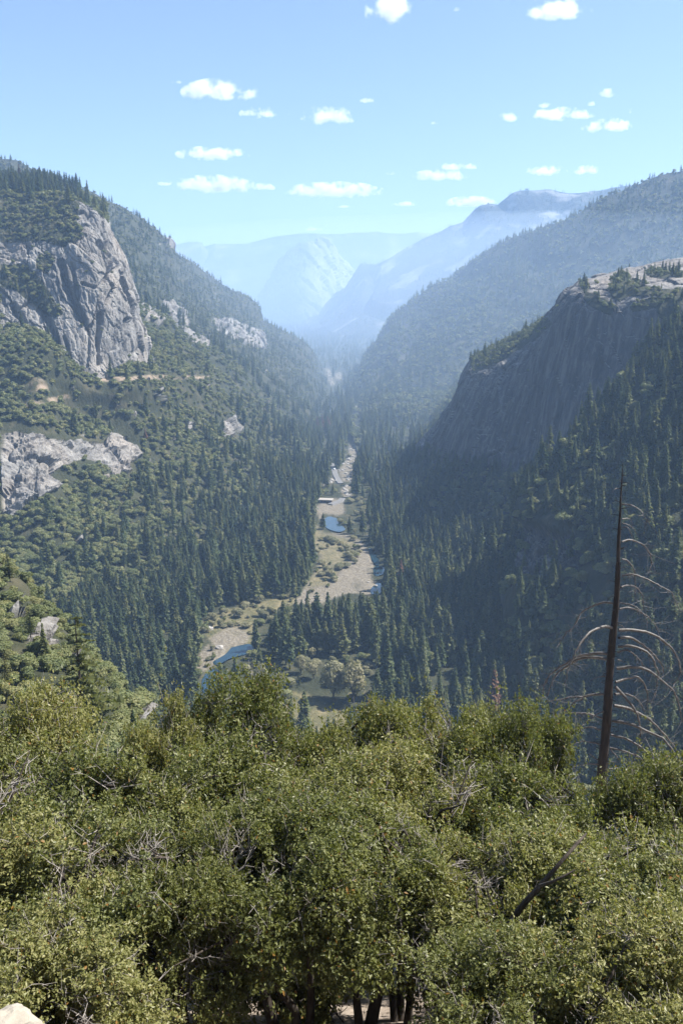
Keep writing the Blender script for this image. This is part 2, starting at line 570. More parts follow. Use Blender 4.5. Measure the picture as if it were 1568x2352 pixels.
def landform(name, cols, nu, nv, mat, ridge=None, back=(200, 120), amp=8.0, wl=120.0, rock=None, extra=None, seed=1, label=None, gul=0.0, nback=None):
    global BVH_N
    a = np.array(cols, float)                              # (nc, nr, 3)
    a = catmull(a, nu)
    a = catmull(a.transpose(1, 0, 2), nv).transpose(1, 0, 2)
    px, py, Y = a[..., 0], a[..., 1], a[..., 2]
    if ridge is not None:
        r = np.array(ridge, float)
        top = np.interp(px[:, -1], r[:, 0], r[:, 1])
        d = top - py[:, -1]
        w = np.linspace(0, 1, nv) ** 3
        py = py + d[:, None] * w[None]
    P = unproj(px, py, Y)
    # the far side of the crest, falling away behind it
    nb = nback or max(6, nv // 10)
    s = np.linspace(0, 1, nb + 1)[1:]
    top = P[:, -1:]
    B = top + np.stack([top[..., 0] / top[..., 1] * back[0] * s[None], back[0] * s[None] + 0 * top[..., 0], -back[1] * s[None] ** 1.5 + 0 * top[..., 0]], -1)
    P = np.concatenate([P, B], 1)
    n = normals(P)
    view = -P / np.linalg.norm(P, axis=-1, keepdims=True)
    if (n * view).sum(-1)[:, :nv].mean() < 0:
        n = -n
    qx, qy, _ = proj(P)
    rk = rock(P, n, qx, qy) if rock else np.zeros(P.shape[:2])
    disp = amp * fbm(P / wl, 5, seed)
    if gul:
        g = np.abs(vnoise(P * np.array([1, 1, 0.15]) / (wl * 0.9), seed + 50))
        disp = disp - gul * np.maximum(0, 0.3 - g) / 0.3
    if extra is not None:
        disp = disp + extra(P, n, rk)
    P = P + n * disp[..., None]
    n2 = normals(P)
    if (n2 * n).sum(-1).mean() < 0:
        n2 = -n2
    nu_, nv_ = P.shape[:2]
    f = grid_faces(nu_, nv_)
    qx, qy, _ = proj(P)
    cut = np.clip(sample(MK_CUT, qx, qy) * (0.55 + 1.4 * fbm(P / 9.0, 3, 91)), 0, 1) if name == "left_hillside" else np.zeros(P.shape[:2])
    me = mesh(name, P.reshape(-1, 3), f, (mat,), attrs={"rock": rk, "cut": cut}, smooth=False)
    o = obj(name, me)
    tag(o, label, None, None, "structure")
    LAND[name] = dict(P=P, n=n2, rock=rk, nfront=nv)
    BVH_V.append(P.reshape(-1, 3)); BVH_F.append(f + BVH_N); BVH_N += nu_ * nv_
    return o


def slabs(P, n, rk, a1=5.0, a2=1.6, sx=24.0, sz=60.0, seed=3, tilt=0.25):
    """blocky exfoliation steps and cracks in bare granite"""
    Q = P.copy()
    Q[..., 0] = Q[..., 0] + Q[..., 2] * tilt
    wob = np.stack([vnoise(P / 30.0, seed + 1), vnoise(P / 30.0, seed + 2), vnoise(P / 30.0, seed + 3)], -1) * 7
    v, off, e = cells((Q + wob) / np.array([sx, sx, sz]), seed)
    v2, off2, e2 = cells((Q + wob * 0.5) / np.array([sx * .33, sx * .33, sz * .3]), seed + 5)
    dirn = v * 6.28
    lean = off[..., 0] * np.cos(dirn) + off[..., 2] * np.sin(dirn)
    d = a1 * (v - 0.5) * 2 + a1 * 1.3 * lean + a2 * (v2 - 0.5) * 2 + a2 * off2[..., 0]
    d = d - a1 * 0.55 * np.maximum(0, 0.10 - e) / 0.10 - a2 * 0.6 * np.maximum(0, 0.12 - e2) / 0.12
    return d * np.clip(rk * 1.3, 0, 1)


# --- valley floor
def floor_z(Y):
    return -250 + 0.02 * np.maximum(Y - 500, 0)


fY = np.concatenate([np.linspace(330, 700, 150), np.geomspace(702, 3000, 210), np.geomspace(3030, 9500, 60)])
fpx = np.linspace(-60, 1660, 330)
FY, FPXG = np.meshgrid(fY, fpx, indexing='ij')
fz = floor_z(FY)
dcam = FY * ct - fz * st
FX = (FPXG - W0 / 2) / FPX * dcam
FP = np.stack([FX, FY, fz], -1)
qx, qy, _ = proj(FP)
mg, mm, mp = sample(MK_GRAVEL, qx, qy), sample(MK_MEADOW, qx, qy), sample(blur(MK_POOL, 2), qx, qy)
nz = fbm(FP / 18.0, 4, 5)
FP[..., 2] += 1.6 * fbm(FP / 60.0, 4, 8) * (1 - mg) + 0.5 * nz * mg - 2.5 * mp
gravel = np.clip(mg * 1.15 + 0.9 * (fbm(FP / 14.0, 4, 15) - 0.02) * mg, 0, 1)
mp2 = sample(blur(raster([[(700, 1352), (722, 1318), (737, 1275), (718, 1252), (724, 1205), (745, 1226), (820, 1240), (800, 1290), (750, 1345)]]), 4), qx, qy)
gravel = gravel * (1 - 0.8 * mp2)
meadow = np.clip(mm * 1.2 + 0.3 * nz * (mm > .1) + mp2, 0, 1)
me = mesh("valley_floor", FP.reshape(-1, 3), grid_faces(*FP.shape[:2]), (M_TERR,), attrs={"gravel": gravel, "meadow": meadow})
floor_o = tag(obj("valley_floor", me), None, None, None, "structure")
# base sheet under the whole landscape
gs = np.array([[-14000, -2500, -285], [14000, -2500, -285], [14000, 14000, -285], [-14000, 14000, -285]], float)
tag(obj("ground", mesh("ground", gs, np.array([[0, 1, 2, 3]]), (M_TERR2,))), None, None, None, "structure")

# --- river pools
wg = Geo()
for p in POOLS:
    pp = np.array(p, float)
    pp = catmull(np.concatenate([pp, pp[:1]]), len(pp) * 4)[:-1]
    v = []
    for x, y in pp:
        w = unproj(x, y, 1.0)
        Yv = 500.0
        for _ in range(8):
            Yv = (floor_z(np.array(Yv)) - 0.35) / w[2]
        v.append(w * Yv)
    v = np.array(v)
    c = v.mean(0)
    v = c + (v - c) * 1.0
    v[:, 2] = c[2]
    wg.add(np.concatenate([v, [c]]), [[i, (i + 1) % len(v), len(v)] for i in range(len(v))])
tag(obj("river_water", wg.mesh("river_water", (M_WATER,))), None, None, None, "structure")

# --- the left wall of the valley
LW = [
    [(-250, 1560, 540), (-250, 1280, 640), (-250, 1060, 730), (-250, 880, 840), (-250, 700, 1000), (-250, 500, 1500), (-250, 320, 2200)],
    [(60, 1560, 535), (60, 1300, 620), (60, 1100, 700), (60, 920, 800), (60, 760, 920), (60, 560, 1400), (60, 368, 2100)],
    [(200, 1500, 560), (200, 1290, 665), (200, 1120, 755), (200, 950, 870), (200, 830, 970), (200, 620, 1500), (200, 425, 2150)],
    [(380, 1440, 625), (360, 1250, 735), (350, 1080, 840), (348, 950, 930), (345, 830, 1030), (345, 660, 1600), (345, 508, 2250)],
    [(480, 1390, 680), (480, 1220, 810), (480, 1060, 960), (480, 940, 1120), (480, 830, 1320), (480, 720, 1800), (480, 620, 2450)],
    [(640, 1290, 785), (610, 1140, 980), (600, 1020, 1180), (600, 920, 1400), (600, 840, 1650), (600, 770, 2050), (600, 712, 2500)],
    [(722, 1120, 1090), (710, 1030, 1300), (705, 970, 1500), (702, 910, 1750), (700, 860, 2000), (700, 815, 2250), (700, 775, 2550)],
    [(760, 960, 1800), (756, 935, 1950), (752, 915, 2100), (750, 895, 2250), (748, 880, 2400), (747, 865, 2600), (745, 850, 2800)],
]
LRIDGE = [(-250, 300), (0, 362), (70, 376), (120, 395), (160, 412), (200, 432), (240, 452), (290, 473), (330, 500), (355, 522), (378, 548), (386, 543), (393, 548), (400, 578), (430, 595), (480, 628), (550, 668), (585, 692), (597, 705), (604, 735), (640, 752), (700, 783), (722, 806), (735, 830), (750, 862)]


def px_far(qx):
    return qx > 340


def rock_left(P, n, qx, qy):
    m = sample(MK_ROCK_L, qx, qy)
    nz = fbm(P / 28.0, 4, 21)
    r = np.clip((m - 0.5 + 0.75 * nz * np.where(px_far(qx), 1.3, 0.6)) * 4, 0, 1) * (m > 0.05)
    spot = fbm(P / 16.0, 3, 33)
    return np.maximum(r, np.clip((spot - 0.52) * 9, 0, 0.9))


landform("left_hillside", LW, 330, 430, M_TERR, LRIDGE, (350, 160), 15, 130, rock_left,
         lambda P, n, rk: slabs(P, n, rk, 4.6, 1.0, 26, 62, 11, 0.3) + slabs(P, n, rk, 1.2, 0.4, 8, 18, 12, 0.3) + 3 * rk, 2, gul=10)

# --- the granite buttress on the left
BUT = [
    [(-200, 800, 905), (-200, 700, 925), (-200, 600, 950), (-200, 500, 980), (-200, 440, 1020)],
    [(0, 775, 905), (0, 680, 930), (0, 600, 955), (0, 510, 985), (0, 442, 1030)],
    [(90, 825, 915), (90, 700, 938), (90, 600, 958), (90, 510, 988), (90, 446, 1035)],
    [(170, 885, 915), (170, 740, 940), (175, 620, 958), (175, 530, 980), (170, 460, 1025)],
    [(240, 868, 930), (235, 740, 952), (225, 620, 968), (220, 540, 985), (212, 482, 1020)],
    [(300, 860, 965), (290, 740, 985), (270, 640, 998), (255, 570, 1010), (235, 495, 1030)],
    [(342, 850, 1015), (328, 740, 1030), (302, 650, 1040), (274, 570, 1048), (243, 502, 1058)],
    [(346, 845, 1070), (332, 750, 1085), (303, 660, 1095), (275, 580, 1105), (244, 508, 1115)],
    [(325, 845, 1180), (310, 770, 1190), (285, 690, 1195), (258, 610, 1200), (230, 530, 1205)],
]
BUT_VEG = [
    [(-40, 430), (150, 430), (185, 470), (175, 500), (190, 540), (150, 570), (100, 555), (0, 555), (-40, 560)],
    [(-40, 600), (50, 605), (95, 640), (130, 690), (150, 720), (125, 735), (80, 700), (30, 665), (-40, 655)],
    [(90, 580), (130, 590), (110, 630), (85, 620)],
]
MK_BVEG = blur(raster(BUT_VEG), 4)


def rock_but(P, n, qx, qy):
    m = sample(MK_BVEG, qx, qy)
    m = np.where(qx < 0, 0.5, m)
    nz = fbm(P / 26.0, 4, 41)
    r = np.clip(1 - (m - 0.42 + 0.55 * nz) * 4, 0, 1)
    r = np.where(m < 0.04, 1.0, r)
    top = np.arange(P.shape[1]) >= 238
    r[:, top] *= 0.15
    return r


CRACKS = [
    ([(142, 606), (150, 654), (172, 699), (192, 735)], 9, 11), ([(228, 556), (258, 590), (272, 612)], 6, 7), ([(165, 606), (175, 654), (180, 720)], 5, 5),
    ([(234, 722), (228, 774), (230, 830)], 8, 9), ([(302, 732), (295, 774), (300, 820)], 6, 7), ([(190, 654), (220, 664), (240, 639), (270, 609)], 4, 4),
    ([(245, 698), (260, 659), (282, 630)], 4, 4), ([(98, 706), (125, 764), (137, 815)], 8, 9), ([(30, 700), (65, 754), (95, 800)], 8, 9), ([(148, 775), (168, 845)], 4, 5),
    ([(262, 700), (275, 744), (268, 800)], 4, 4), ([(303, 630), (320, 694), (336, 770)], 4, 4), ([(205, 490), (228, 530), (262, 585)], 5, 5), ([(198, 735), (205, 790), (200, 840)], 4, 4)]


def grooves(P):
    qx, qy, _ = proj(P)
    o = np.zeros(qx.shape)
    for line, w, dep in CRACKS:
        a = np.array(line, float)
        dm = np.full(qx.shape, 1e9)
        for (x1, y1), (x2, y2) in zip(a[:-1], a[1:]):
            t = np.clip(((qx - x1) * (x2 - x1) + (qy - y1) * (y2 - y1)) / ((x2 - x1) ** 2 + (y2 - y1) ** 2), 0, 1)
            dm = np.minimum(dm, np.hypot(qx - x1 - t * (x2 - x1), qy - y1 - t * (y2 - y1)))
        dm = dm + 2.0 * fbm(P / 9.0, 3, 97)
        o = np.minimum(o, -dep * np.clip(1.25 - np.maximum(dm, 0) / w, 0, 1))
    return o


def but_extra(P, n, rk):
    k = np.maximum(rk, 0.35)
    return slabs(P, n, k, 3.4, 0.9, 40, 85, 7, 0.3) + slabs(P, n, k, 1.3, 0.5, 11, 30, 27, 0.25) + grooves(P) + 2.0 * fbm(P / np.array([30, 30, 70.0]), 3, 88) + 0.8 * fbm(P / np.array([4, 4, 9.0]), 3, 89)


landform("granite_buttress", BUT, 300, 240, M_TERR, None, (260, -45), 5, 60, rock_but,
         but_extra, 4)

# --- near spur at the lower left
KN = [
    [(-260, 2120, 55), (-260, 1600, 140), (-260, 1400, 180), (-260, 1180, 240)],
    [(0, 2120, 56), (0, 1650, 135), (0, 1450, 175), (0, 1300, 225)],
    [(150, 2120, 57), (150, 1700, 125), (150, 1560, 160), (155, 1455, 205)],
    [(250, 2120, 57), (250, 1760, 115), (250, 1660, 145), (252, 1560, 185)],
    [(330, 2120, 57), (330, 1800, 110), (325, 1740, 130), (320, 1670, 160)],
    [(420, 2120, 58), (420, 1880, 100), (415, 1830, 115), (410, 1800, 140)],
    [(540, 2130, 60), (540, 1980, 92), (535, 1940, 105), (530, 1920, 125)],
]
ROCK_K = [[(70, 1450), (105, 1425), (118, 1470), (125, 1500), (95, 1490), (60, 1480)], [(0, 1400), (40, 1395), (60, 1420), (20, 1425)],
          [(300, 1625), (330, 1610), (325, 1660), (300, 1660)], [(150, 1500), (170, 1510), (160, 1540)]]
MK_RK = blur(raster(ROCK_K), 3)
landform("near_spur", KN, 180, 150, M_TERR, None, (120, 130), 3.0, 30,
         lambda P, n, qx, qy: np.clip((sample(MK_RK, qx, qy) - 0.3) * 3, 0, 1), lambda P, n, rk: slabs(P, n, rk, 2.2, 0.8, 7, 10, 5) + 2.0 * rk, 6)

# --- right side: dome, apron under it, big forested spur, second and third ridges
DOME = [
    [(1850, 1100, 690), (1850, 850, 745), (1850, 700, 775), (1850, 640, 790), (1850, 595, 850), (1850, 545, 1000)],
    [(1568, 1100, 720), (1568, 900, 755), (1568, 760, 775), (1568, 680, 790), (1568, 632, 850), (1568, 590, 980)],
    [(1420, 1120, 760), (1420, 930, 785), (1420, 780, 805), (1420, 695, 820), (1420, 648, 870), (1425, 612, 1000)],
    [(1300, 1120, 800), (1300, 960, 825), (1303, 800, 850), (1308, 710, 868), (1316, 668, 905), (1330, 643, 1010)],
    [(1210, 1140, 850), (1205, 1040, 885), (1200, 920, 920), (1200, 835, 955), (1200, 792, 1005), (1205, 770, 1060)],
    [(1100, 1120, 920), (1090, 1050, 955), (1085, 960, 995), (1080, 890, 1040), (1085, 845, 1085), (1092, 820, 1150)],
    [(1010, 1095, 1000), (1005, 1065, 1030), (1000, 1035, 1060), (998, 1012, 1090), (997, 997, 1120), (996, 982, 1160)],
    [(950, 1100, 1050), (950, 1085, 1060), (950, 1070, 1080), (948, 1060, 1100), (946, 1050, 1130), (945, 1040, 1180)],
]
DRIDGE = [(940, 1045), (975, 1012), (1000, 980), (1040, 922), (1060, 870), (1075, 838), (1092, 818), (1140, 796), (1200, 768), (1250, 732), (1280, 700), (1298, 665), (1330, 643), (1380, 628), (1425, 616), (1500, 603), (1568, 590), (1850, 545)]
DOME_VEG = [[(1340, 668), (1400, 690), (1420, 700), (1400, 725), (1345, 700)], [(1480, 618), (1568, 622), (1568, 640), (1490, 636)], [(1440, 655), (1540, 660), (1568, 655), (1568, 675), (1450, 678)], [(1400, 640), (1440, 625), (1470, 660), (1420, 690), (1395, 670)], [(1330, 650), (1350, 645), (1355, 665), (1335, 670)], [(1440, 700), (1500, 680), (1568, 672), (1568, 690), (1500, 705), (1450, 715)], [(1080, 815), (1150, 790), (1250, 725), (1270, 745), (1200, 800), (1120, 850), (1085, 860)], [(1500, 690), (1568, 690), (1568, 740), (1510, 730)],
            [(950, 1060), (1000, 1070), (1080, 1090), (1080, 1130), (940, 1130)]]
MK_DVEG = blur(raster(DOME_VEG), 4)


def rock_dome(P, n, qx, qy):
    nz = fbm(P / 22.0, 3, 61)
    return np.clip(1 - (sample(MK_DVEG, qx, qy) - 0.4 + 0.4 * nz) * 4 * (sample(MK_DVEG, qx, qy) > 0.05), 0, 1)


def dome_extra(P, n, rk):
    v = 2.2 * fbm(P / np.array([16, 16, 90.0]), 4, 71)
    ledge = np.arange(P.shape[1])[None] / P.shape[1]
    return v + slabs(P, n, rk, 1.3, 0.45, 34, 95, 13, 0.35) + 2.0 * fbm(P / np.array([40, 40, 7.0]), 3, 72) * (ledge > 0.55)


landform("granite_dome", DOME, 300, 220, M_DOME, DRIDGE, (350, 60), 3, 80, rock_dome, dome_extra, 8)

APR = [
    [(895, 1420, 640), (885, 1260, 810), (878, 1160, 1000), (880, 1100, 1180), (900, 1065, 1300)],
    [(990, 1500, 580), (975, 1330, 715), (965, 1205, 860), (955, 1115, 1000), (955, 1055, 1120)],
    [(1080, 1580, 530), (1072, 1400, 640), (1062, 1260, 760), (1055, 1150, 880), (1050, 1080, 970)],
    [(1180, 1640, 495), (1172, 1450, 590), (1165, 1300, 690), (1160, 1190, 780), (1160, 1095, 860)],
    [(1280, 1660, 480), (1272, 1450, 570), (1266, 1300, 660), (1262, 1190, 740), (1260, 1080, 800)],
    [(1420, 1660, 470), (1412, 1450, 560), (1408, 1300, 640), (1405, 1190, 700), (1402, 1080, 760)],
]
landform("dome_apron", APR, 150, 170, M_TERR, None, (60, 20), 9, 80, None, None, 9, gul=8)

RF = [
    [(1110, 1760, 425), (1130, 1640, 475), (1145, 1500, 520), (1150, 1410, 556), (1152, 1365, 580), (1156, 1345, 600)],
    [(1200, 1800, 390), (1200, 1660, 450), (1195, 1480, 510), (1187, 1310, 565), (1182, 1200, 615), (1187, 1140, 650)],
    [(1300, 1850, 355), (1300, 1680, 420), (1296, 1450, 490), (1295, 1250, 550), (1295, 1100, 610), (1296, 1015, 660)],
    [(1400, 1900, 320), (1400, 1720, 385), (1400, 1450, 455), (1400, 1220, 530), (1398, 1020, 620), (1392, 895, 690)],
    [(1500, 1950, 290), (1500, 1750, 350), (1500, 1450, 430), (1500, 1200, 500), (1500, 960, 610), (1500, 795, 710)],
    [(1650, 2000, 260), (1650, 1800, 310), (1650, 1450, 400), (1650, 1150, 490), (1650, 880, 600), (1650, 700, 710)],
    [(1950, 2100, 225), (1950, 1900, 270), (1950, 1450, 360), (1950, 1100, 460), (1950, 780, 590), (1950, 560, 710)],
]
ROCK_RF = [[(1160, 1190), (1230, 1200), (1310, 1240), (1340, 1290), (1260, 1340), (1190, 1330), (1155, 1350)], [(1285, 1225), (1310, 1205), (1310, 1235)]]
MK_RRF = blur(raster(ROCK_RF), 4)
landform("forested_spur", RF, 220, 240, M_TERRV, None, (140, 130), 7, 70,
         lambda P, n, qx, qy: np.clip((sample(MK_RRF, qx, qy) - 0.35 + 0.3 * fbm(P / 15, 3, 9)) * 4, 0, 1) * (sample(MK_RRF, qx, qy) > .05),
         lambda P, n, rk: slabs(P, n, rk, 3, 1.2, 14, 30, 15) - 14 * sample(blur(MK_RRF, 8), *proj(P)[:2]), 10, gul=6)

R2 = [
    [(1750, 950, 1450), (1750, 800, 1600), (1750, 660, 1820), (1750, 530, 2050), (1750, 420, 2250), (1750, 310, 2450)],
    [(1500, 1000, 1450), (1500, 850, 1650), (1500, 710, 1870), (1500, 590, 2100), (1500, 490, 2300), (1500, 405, 2500)],
    [(1250, 1050, 1400), (1250, 900, 1650), (1250, 790, 1880), (1250, 690, 2100), (1250, 600, 2300), (1250, 515, 2550)],
    [(1050, 1080, 1350), (1050, 950, 1650), (1050, 855, 1900), (1050, 770, 2100), (1050, 690, 2350), (1050, 617, 2650)],
    [(920, 1090, 1300), (920, 970, 1620), (920, 885, 1900), (920, 820, 2150), (920, 760, 2400), (915, 712, 2750)],
    [(840, 1080, 1240), (842, 980, 1550), (844, 915, 1850), (846, 865, 2150), (850, 825, 2450), (858, 782, 2800)],
    [(820, 1040, 1330), (820, 965, 1650), (820, 915, 1950), (820, 885, 2250), (820, 865, 2550), (820, 850, 2900)],
    [(800, 1000, 1480), (801, 950, 1750), (802, 915, 2050), (802, 895, 2350), (802, 880, 2650), (800, 872, 3000)],
]
R2RIDGE = [(795, 880), (815, 862), (835, 840), (848, 800), (870, 770), (900, 728), (940, 700), (1000, 655), (1050, 625), (1100, 592), (1150, 562), (1200, 540), (1250, 515), (1300, 497), (1350, 468), (1400, 448), (1440, 432), (1500, 405), (1568, 382), (1750, 310)]
ROCK_R2 = [[(860, 790), (900, 735), (960, 700), (1010, 665), (1000, 700), (960, 760), (930, 830), (900, 860), (850, 860)], [(1040, 590), (1090, 570), (1085, 590), (1050, 600)],
           [(1000, 560), (1005, 575), (985, 580)]]
MK_R2 = blur(raster(ROCK_R2), 4)
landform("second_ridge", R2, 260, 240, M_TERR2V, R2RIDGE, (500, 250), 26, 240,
         lambda P, n, qx, qy: np.clip((sample(MK_R2, qx, qy) - 0.3 + 0.5 * fbm(P / 70, 3, 19)) * 3, 0, 0.3) * (sample(MK_R2, qx, qy) > .05), None, 12, gul=22)

R3 = [
    [(1650, 850, 3500), (1650, 620, 4200), (1650, 405, 5000)],
    [(1450, 830, 3600), (1450, 620, 4250), (1450, 420, 5000)],
    [(1200, 820, 3800), (1200, 620, 4400), (1200, 436, 5200)],
    [(1000, 820, 4000), (1000, 680, 4600), (1000, 537, 5400)],
    [(850, 810, 4200), (850, 710, 4800), (850, 604, 5600)],
    [(760, 790, 4500), (760, 735, 5200), (765, 680, 5900)],
    [(690, 775, 4700), (692, 755, 5400), (695, 745, 6100)],
]
R3RIDGE = [(685, 752), (700, 735), (740, 695), (770, 668), (800, 643), (830, 606), (860, 602), (900, 594), (940, 574), (985, 546), (1030, 520), (1065, 510), (1090, 484), (1125, 462), (1145, 456), (1190, 438), (1250, 434), (1380, 436), (1440, 426), (1650, 400)]
landform("third_ridge", R3, 240, 160, M_FAR, R3RIDGE, (900, 400), 45, 420,
         lambda P, n, qx, qy: np.clip((fbm(P / 130, 4, 23) - 0.12) * 3.5, 0, 0.8), None, 13, gul=40)
ROCKF = [
    [(540, 740, 7000), (540, 732, 7100), (540, 725, 7300)],
    [(600, 742, 6900), (600, 702, 7000), (598, 670, 7250)],
    [(640, 746, 6800), (640, 662, 6930), (642, 600, 7350)],
    [(690, 748, 6700), (690, 642, 6880), (690, 560, 7450)],
    [(740, 748, 6800), (740, 642, 7150), (736, 551, 7700)],
    [(790, 748, 7050), (790, 662, 7500), (785, 592, 8000)],
    [(860, 748, 7350), (860, 690, 7800), (850, 640, 8300)],
]
landform("distant_rock", ROCKF, 130, 110, M_FAR, [(540, 725), (585, 690), (612, 648), (640, 603), (662, 576), (690, 559), (715, 551), (745, 553), (765, 568), (790, 598), (850, 640)], (900, 500), 42, 260,
         lambda P, n, qx, qy: np.clip(0.25 + 1.1 * fbm(P / 150, 4, 29) + (qx - 705) / 60, 0.0, 1),  # rock share rises rightwards: lit right face and dark left put into the colour
         lambda P, n, rk: slabs(P, n, np.maximum(rk, .5), 26, 10, 150, 260, 17, 0.5), 14)
FM = []
for x, dy in ((200, 300), (395, 0), (560, -300), (700, -500), (830, -200), (960, 300), (1100, 500), (1300, 900)):
    FM.append([(x, 770, 8300 + dy * .5), (x, 650, 9300 + dy), (x, 545, 10500 + dy)])
landform("far_mountain", FM, 260, 90, M_FAR, [(200, 575), (330, 565), (395, 553), (430, 546), (462, 541), (485, 549), (500, 554), (560, 555), (600, 547), (640, 542), (700, 536), (760, 535), (830, 537), (900, 534), (960, 530), (985, 537), (1040, 545), (1300, 560)], (900, 500), 70, 700,
         lambda P, n, qx, qy: np.clip((fbm(P / np.array([200, 200, 320.]), 4, 31) - 0.10) * 2, 0, 0.9), None, 16, gul=90)

# --- the slope under the viewpoint
SP = np.array([(-8, -1.7), (0.9, -1.75), (1.9, -2.5), (3.0, -4.5), (5, -8.2), (10, -13.5), (20, -19.5), (42, -32), (90, -67), (200, -150), (350, -246), (430, -268)])


def slope_z(x, y):
    return np.interp(y, SP[:, 0], SP[:, 1])


sy = np.concatenate([np.linspace(-8, 30, 170), np.geomspace(30.5, 430, 110)])
sx = np.sinh(np.linspace(-3.2, 3.2, 190)) * 22
SY, SX = np.meshgrid(sy, sx, indexing='ij')
SZ = slope_z(SX, SY)
SPt = np.stack([SX, SY, SZ], -1)
SZ = SZ + fbm(SPt / 4.0, 4, 3) * np.clip((SY - 1.5) / 8, 0, 0.7) + fbm(SPt / 25.0, 3, 4) * np.clip((SY - 25) / 30, 0, 4) + 0.04 * fbm(SPt / 0.5, 3, 5)
SPt[..., 2] = SZ
tag(obj("hillside", mesh("hillside", SPt.reshape(-1, 3), grid_faces(*SPt.shape[:2]), (M_SLOPE,), smooth=True)), None, None, None, "structure")

bvh = BVHTree.FromPolygons([tuple(v) for v in np.concatenate(BVH_V)], [tuple(f) for f in np.concatenate(BVH_F).tolist()])

# ------------------------------------------------------------------ air
hz = Geo()
hz.box((0, 4700, 310), (24000, 15400, 1250))
m_hz = bpy.data.materials.new("valley_haze")
m_hz.use_nodes = True
nt = m_hz.node_tree
for n_ in list(nt.nodes):
    if n_.type != 'OUTPUT_MATERIAL':
        nt.nodes.remove(n_)
pv = nt.nodes.new("ShaderNodeVolumePrincipled")
pv.inputs["Color"].default_value = (0.44, 0.66, 1.0, 1)
pv.inputs["Density"].default_value = 0.00012
pv.inputs["Anisotropy"].default_value = 0.1
nt.links.new(pv.outputs[0], nt.nodes["Material Output"].inputs["Volume"])
tag(obj("haze", hz.mesh("haze", (m_hz,))), None, None, None, "stuff")


# smoke lying in the upper valley: a closed lens of thin even smoke, thinnest at its rim
import bmesh
bm_ = bmesh.new()
bmesh.ops.create_uvsphere(bm_, u_segments=48, v_segments=24, radius=1.0)
me_s = bpy.data.meshes.new("smoke")
bm_.to_mesh(me_s); bm_.free()
m_sm = m_hz.copy(); m_sm.name = "valley_smoke"
pv2 = [n_ for n_ in m_sm.node_tree.nodes if n_.type == 'PRINCIPLED_VOLUME'][0]
pv2.inputs["Density"].default_value = 0.00017
pv2.inputs["Color"].default_value = (0.60, 0.77, 1.0, 1)
me_s.materials.append(m_sm)
sm = obj("smoke", me_s, None, (700, 4300, -180))
sm.scale = (3100, 3300, 530)
tag(sm, None, None, None, "stuff")

# ------------------------------------------------------------------ tree shapes
def conifer_geo(seed, whorls=15, per=6, clumps=2, slim=0.15, droop=0.35, bare=0.10, card=1.0):
    """unit-height conifer: trunk and crown geometry"""
    r = np.random.default_rng(seed)
    tr, cr = Geo(), Geo()
    hs = np.linspace(0, 0.97, 7)
    bend = np.stack([0.012 * np.sin(hs * 3 + seed), 0.012 * np.cos(hs * 2.5 + seed), hs], -1)
    tr.tube(bend, 0.015 * (1 - hs) + 0.002, 5)
    V, F = [], []
    n = 0
    for w in range(whorls):
        t = bare + (1 - bare) * (w + r.uniform(-0.35, 0.35)) / whorls
        t = min(max(t, bare), 0.985)
        prof = slim * ((1 - t) ** 0.75) * (0.55 + 0.45 * min(1, (t - bare) / 0.2 + 0.35)) * r.uniform(0.75, 1.12)
        k = per if t < 0.8 else max(3, per - 2)
        ph = r.uniform(0, 6.28)
        for b in range(k):
            if r.random() < 0.07:
                continue
            an = ph + b * 6.283 / k + r.uniform(-0.35, 0.35)
            L = prof * r.uniform(0.6, 1.35) + 0.008
            d = np.array([math.cos(an), math.sin(an), 0])
            sd = np.array([-math.sin(an), math.cos(an), 0])
            for c in range(clumps):
                f = (c + 0.55) / clumps
                p = np.array([0, 0, t]) + d * L * f + np.array([0, 0, -droop * L * f ** 1.6 + 0.012])
                ln = L / clumps * 0.85 * card * r.uniform(0.8, 1.25) + 0.006
                wd = (0.30 * L + 0.014) * card * r.uniform(0.7, 1.3) * (1.15 - 0.45 * f)
                ax = d + np.array([0, 0, -droop * 1.1 * f + r.uniform(-.15, .15)])
                ax /= np.linalg.norm(ax)
                roll = r.uniform(-0.8, 0.8)
                s2 = sd * math.cos(roll) + np.array([0, 0, 1]) * math.sin(roll)
                up = np.cross(s2, ax) * wd * 0.35
                V += [p - ax * ln, p + s2 * wd - up * 1.2 + ax * ln * r.uniform(-.3, .3), p + ax * ln, p - s2 * wd - up * 1.2 + ax * ln * r.uniform(-.3, .3)]
                F.append([n, n + 1, n + 2, n + 3]); n += 4
    for q in range(3):
        an = q * 2.1
        V += [[0, 0, 0.93], [0.012 * math.cos(an), 0.012 * math.sin(an), 0.95], [0, 0, 1.0], [-0.008 * math.cos(an), -0.008 * math.sin(an), 0.96]]
        F.append([n, n + 1, n + 2, n + 3]); n += 4
    cr.add(V, F)
    return tr, cr


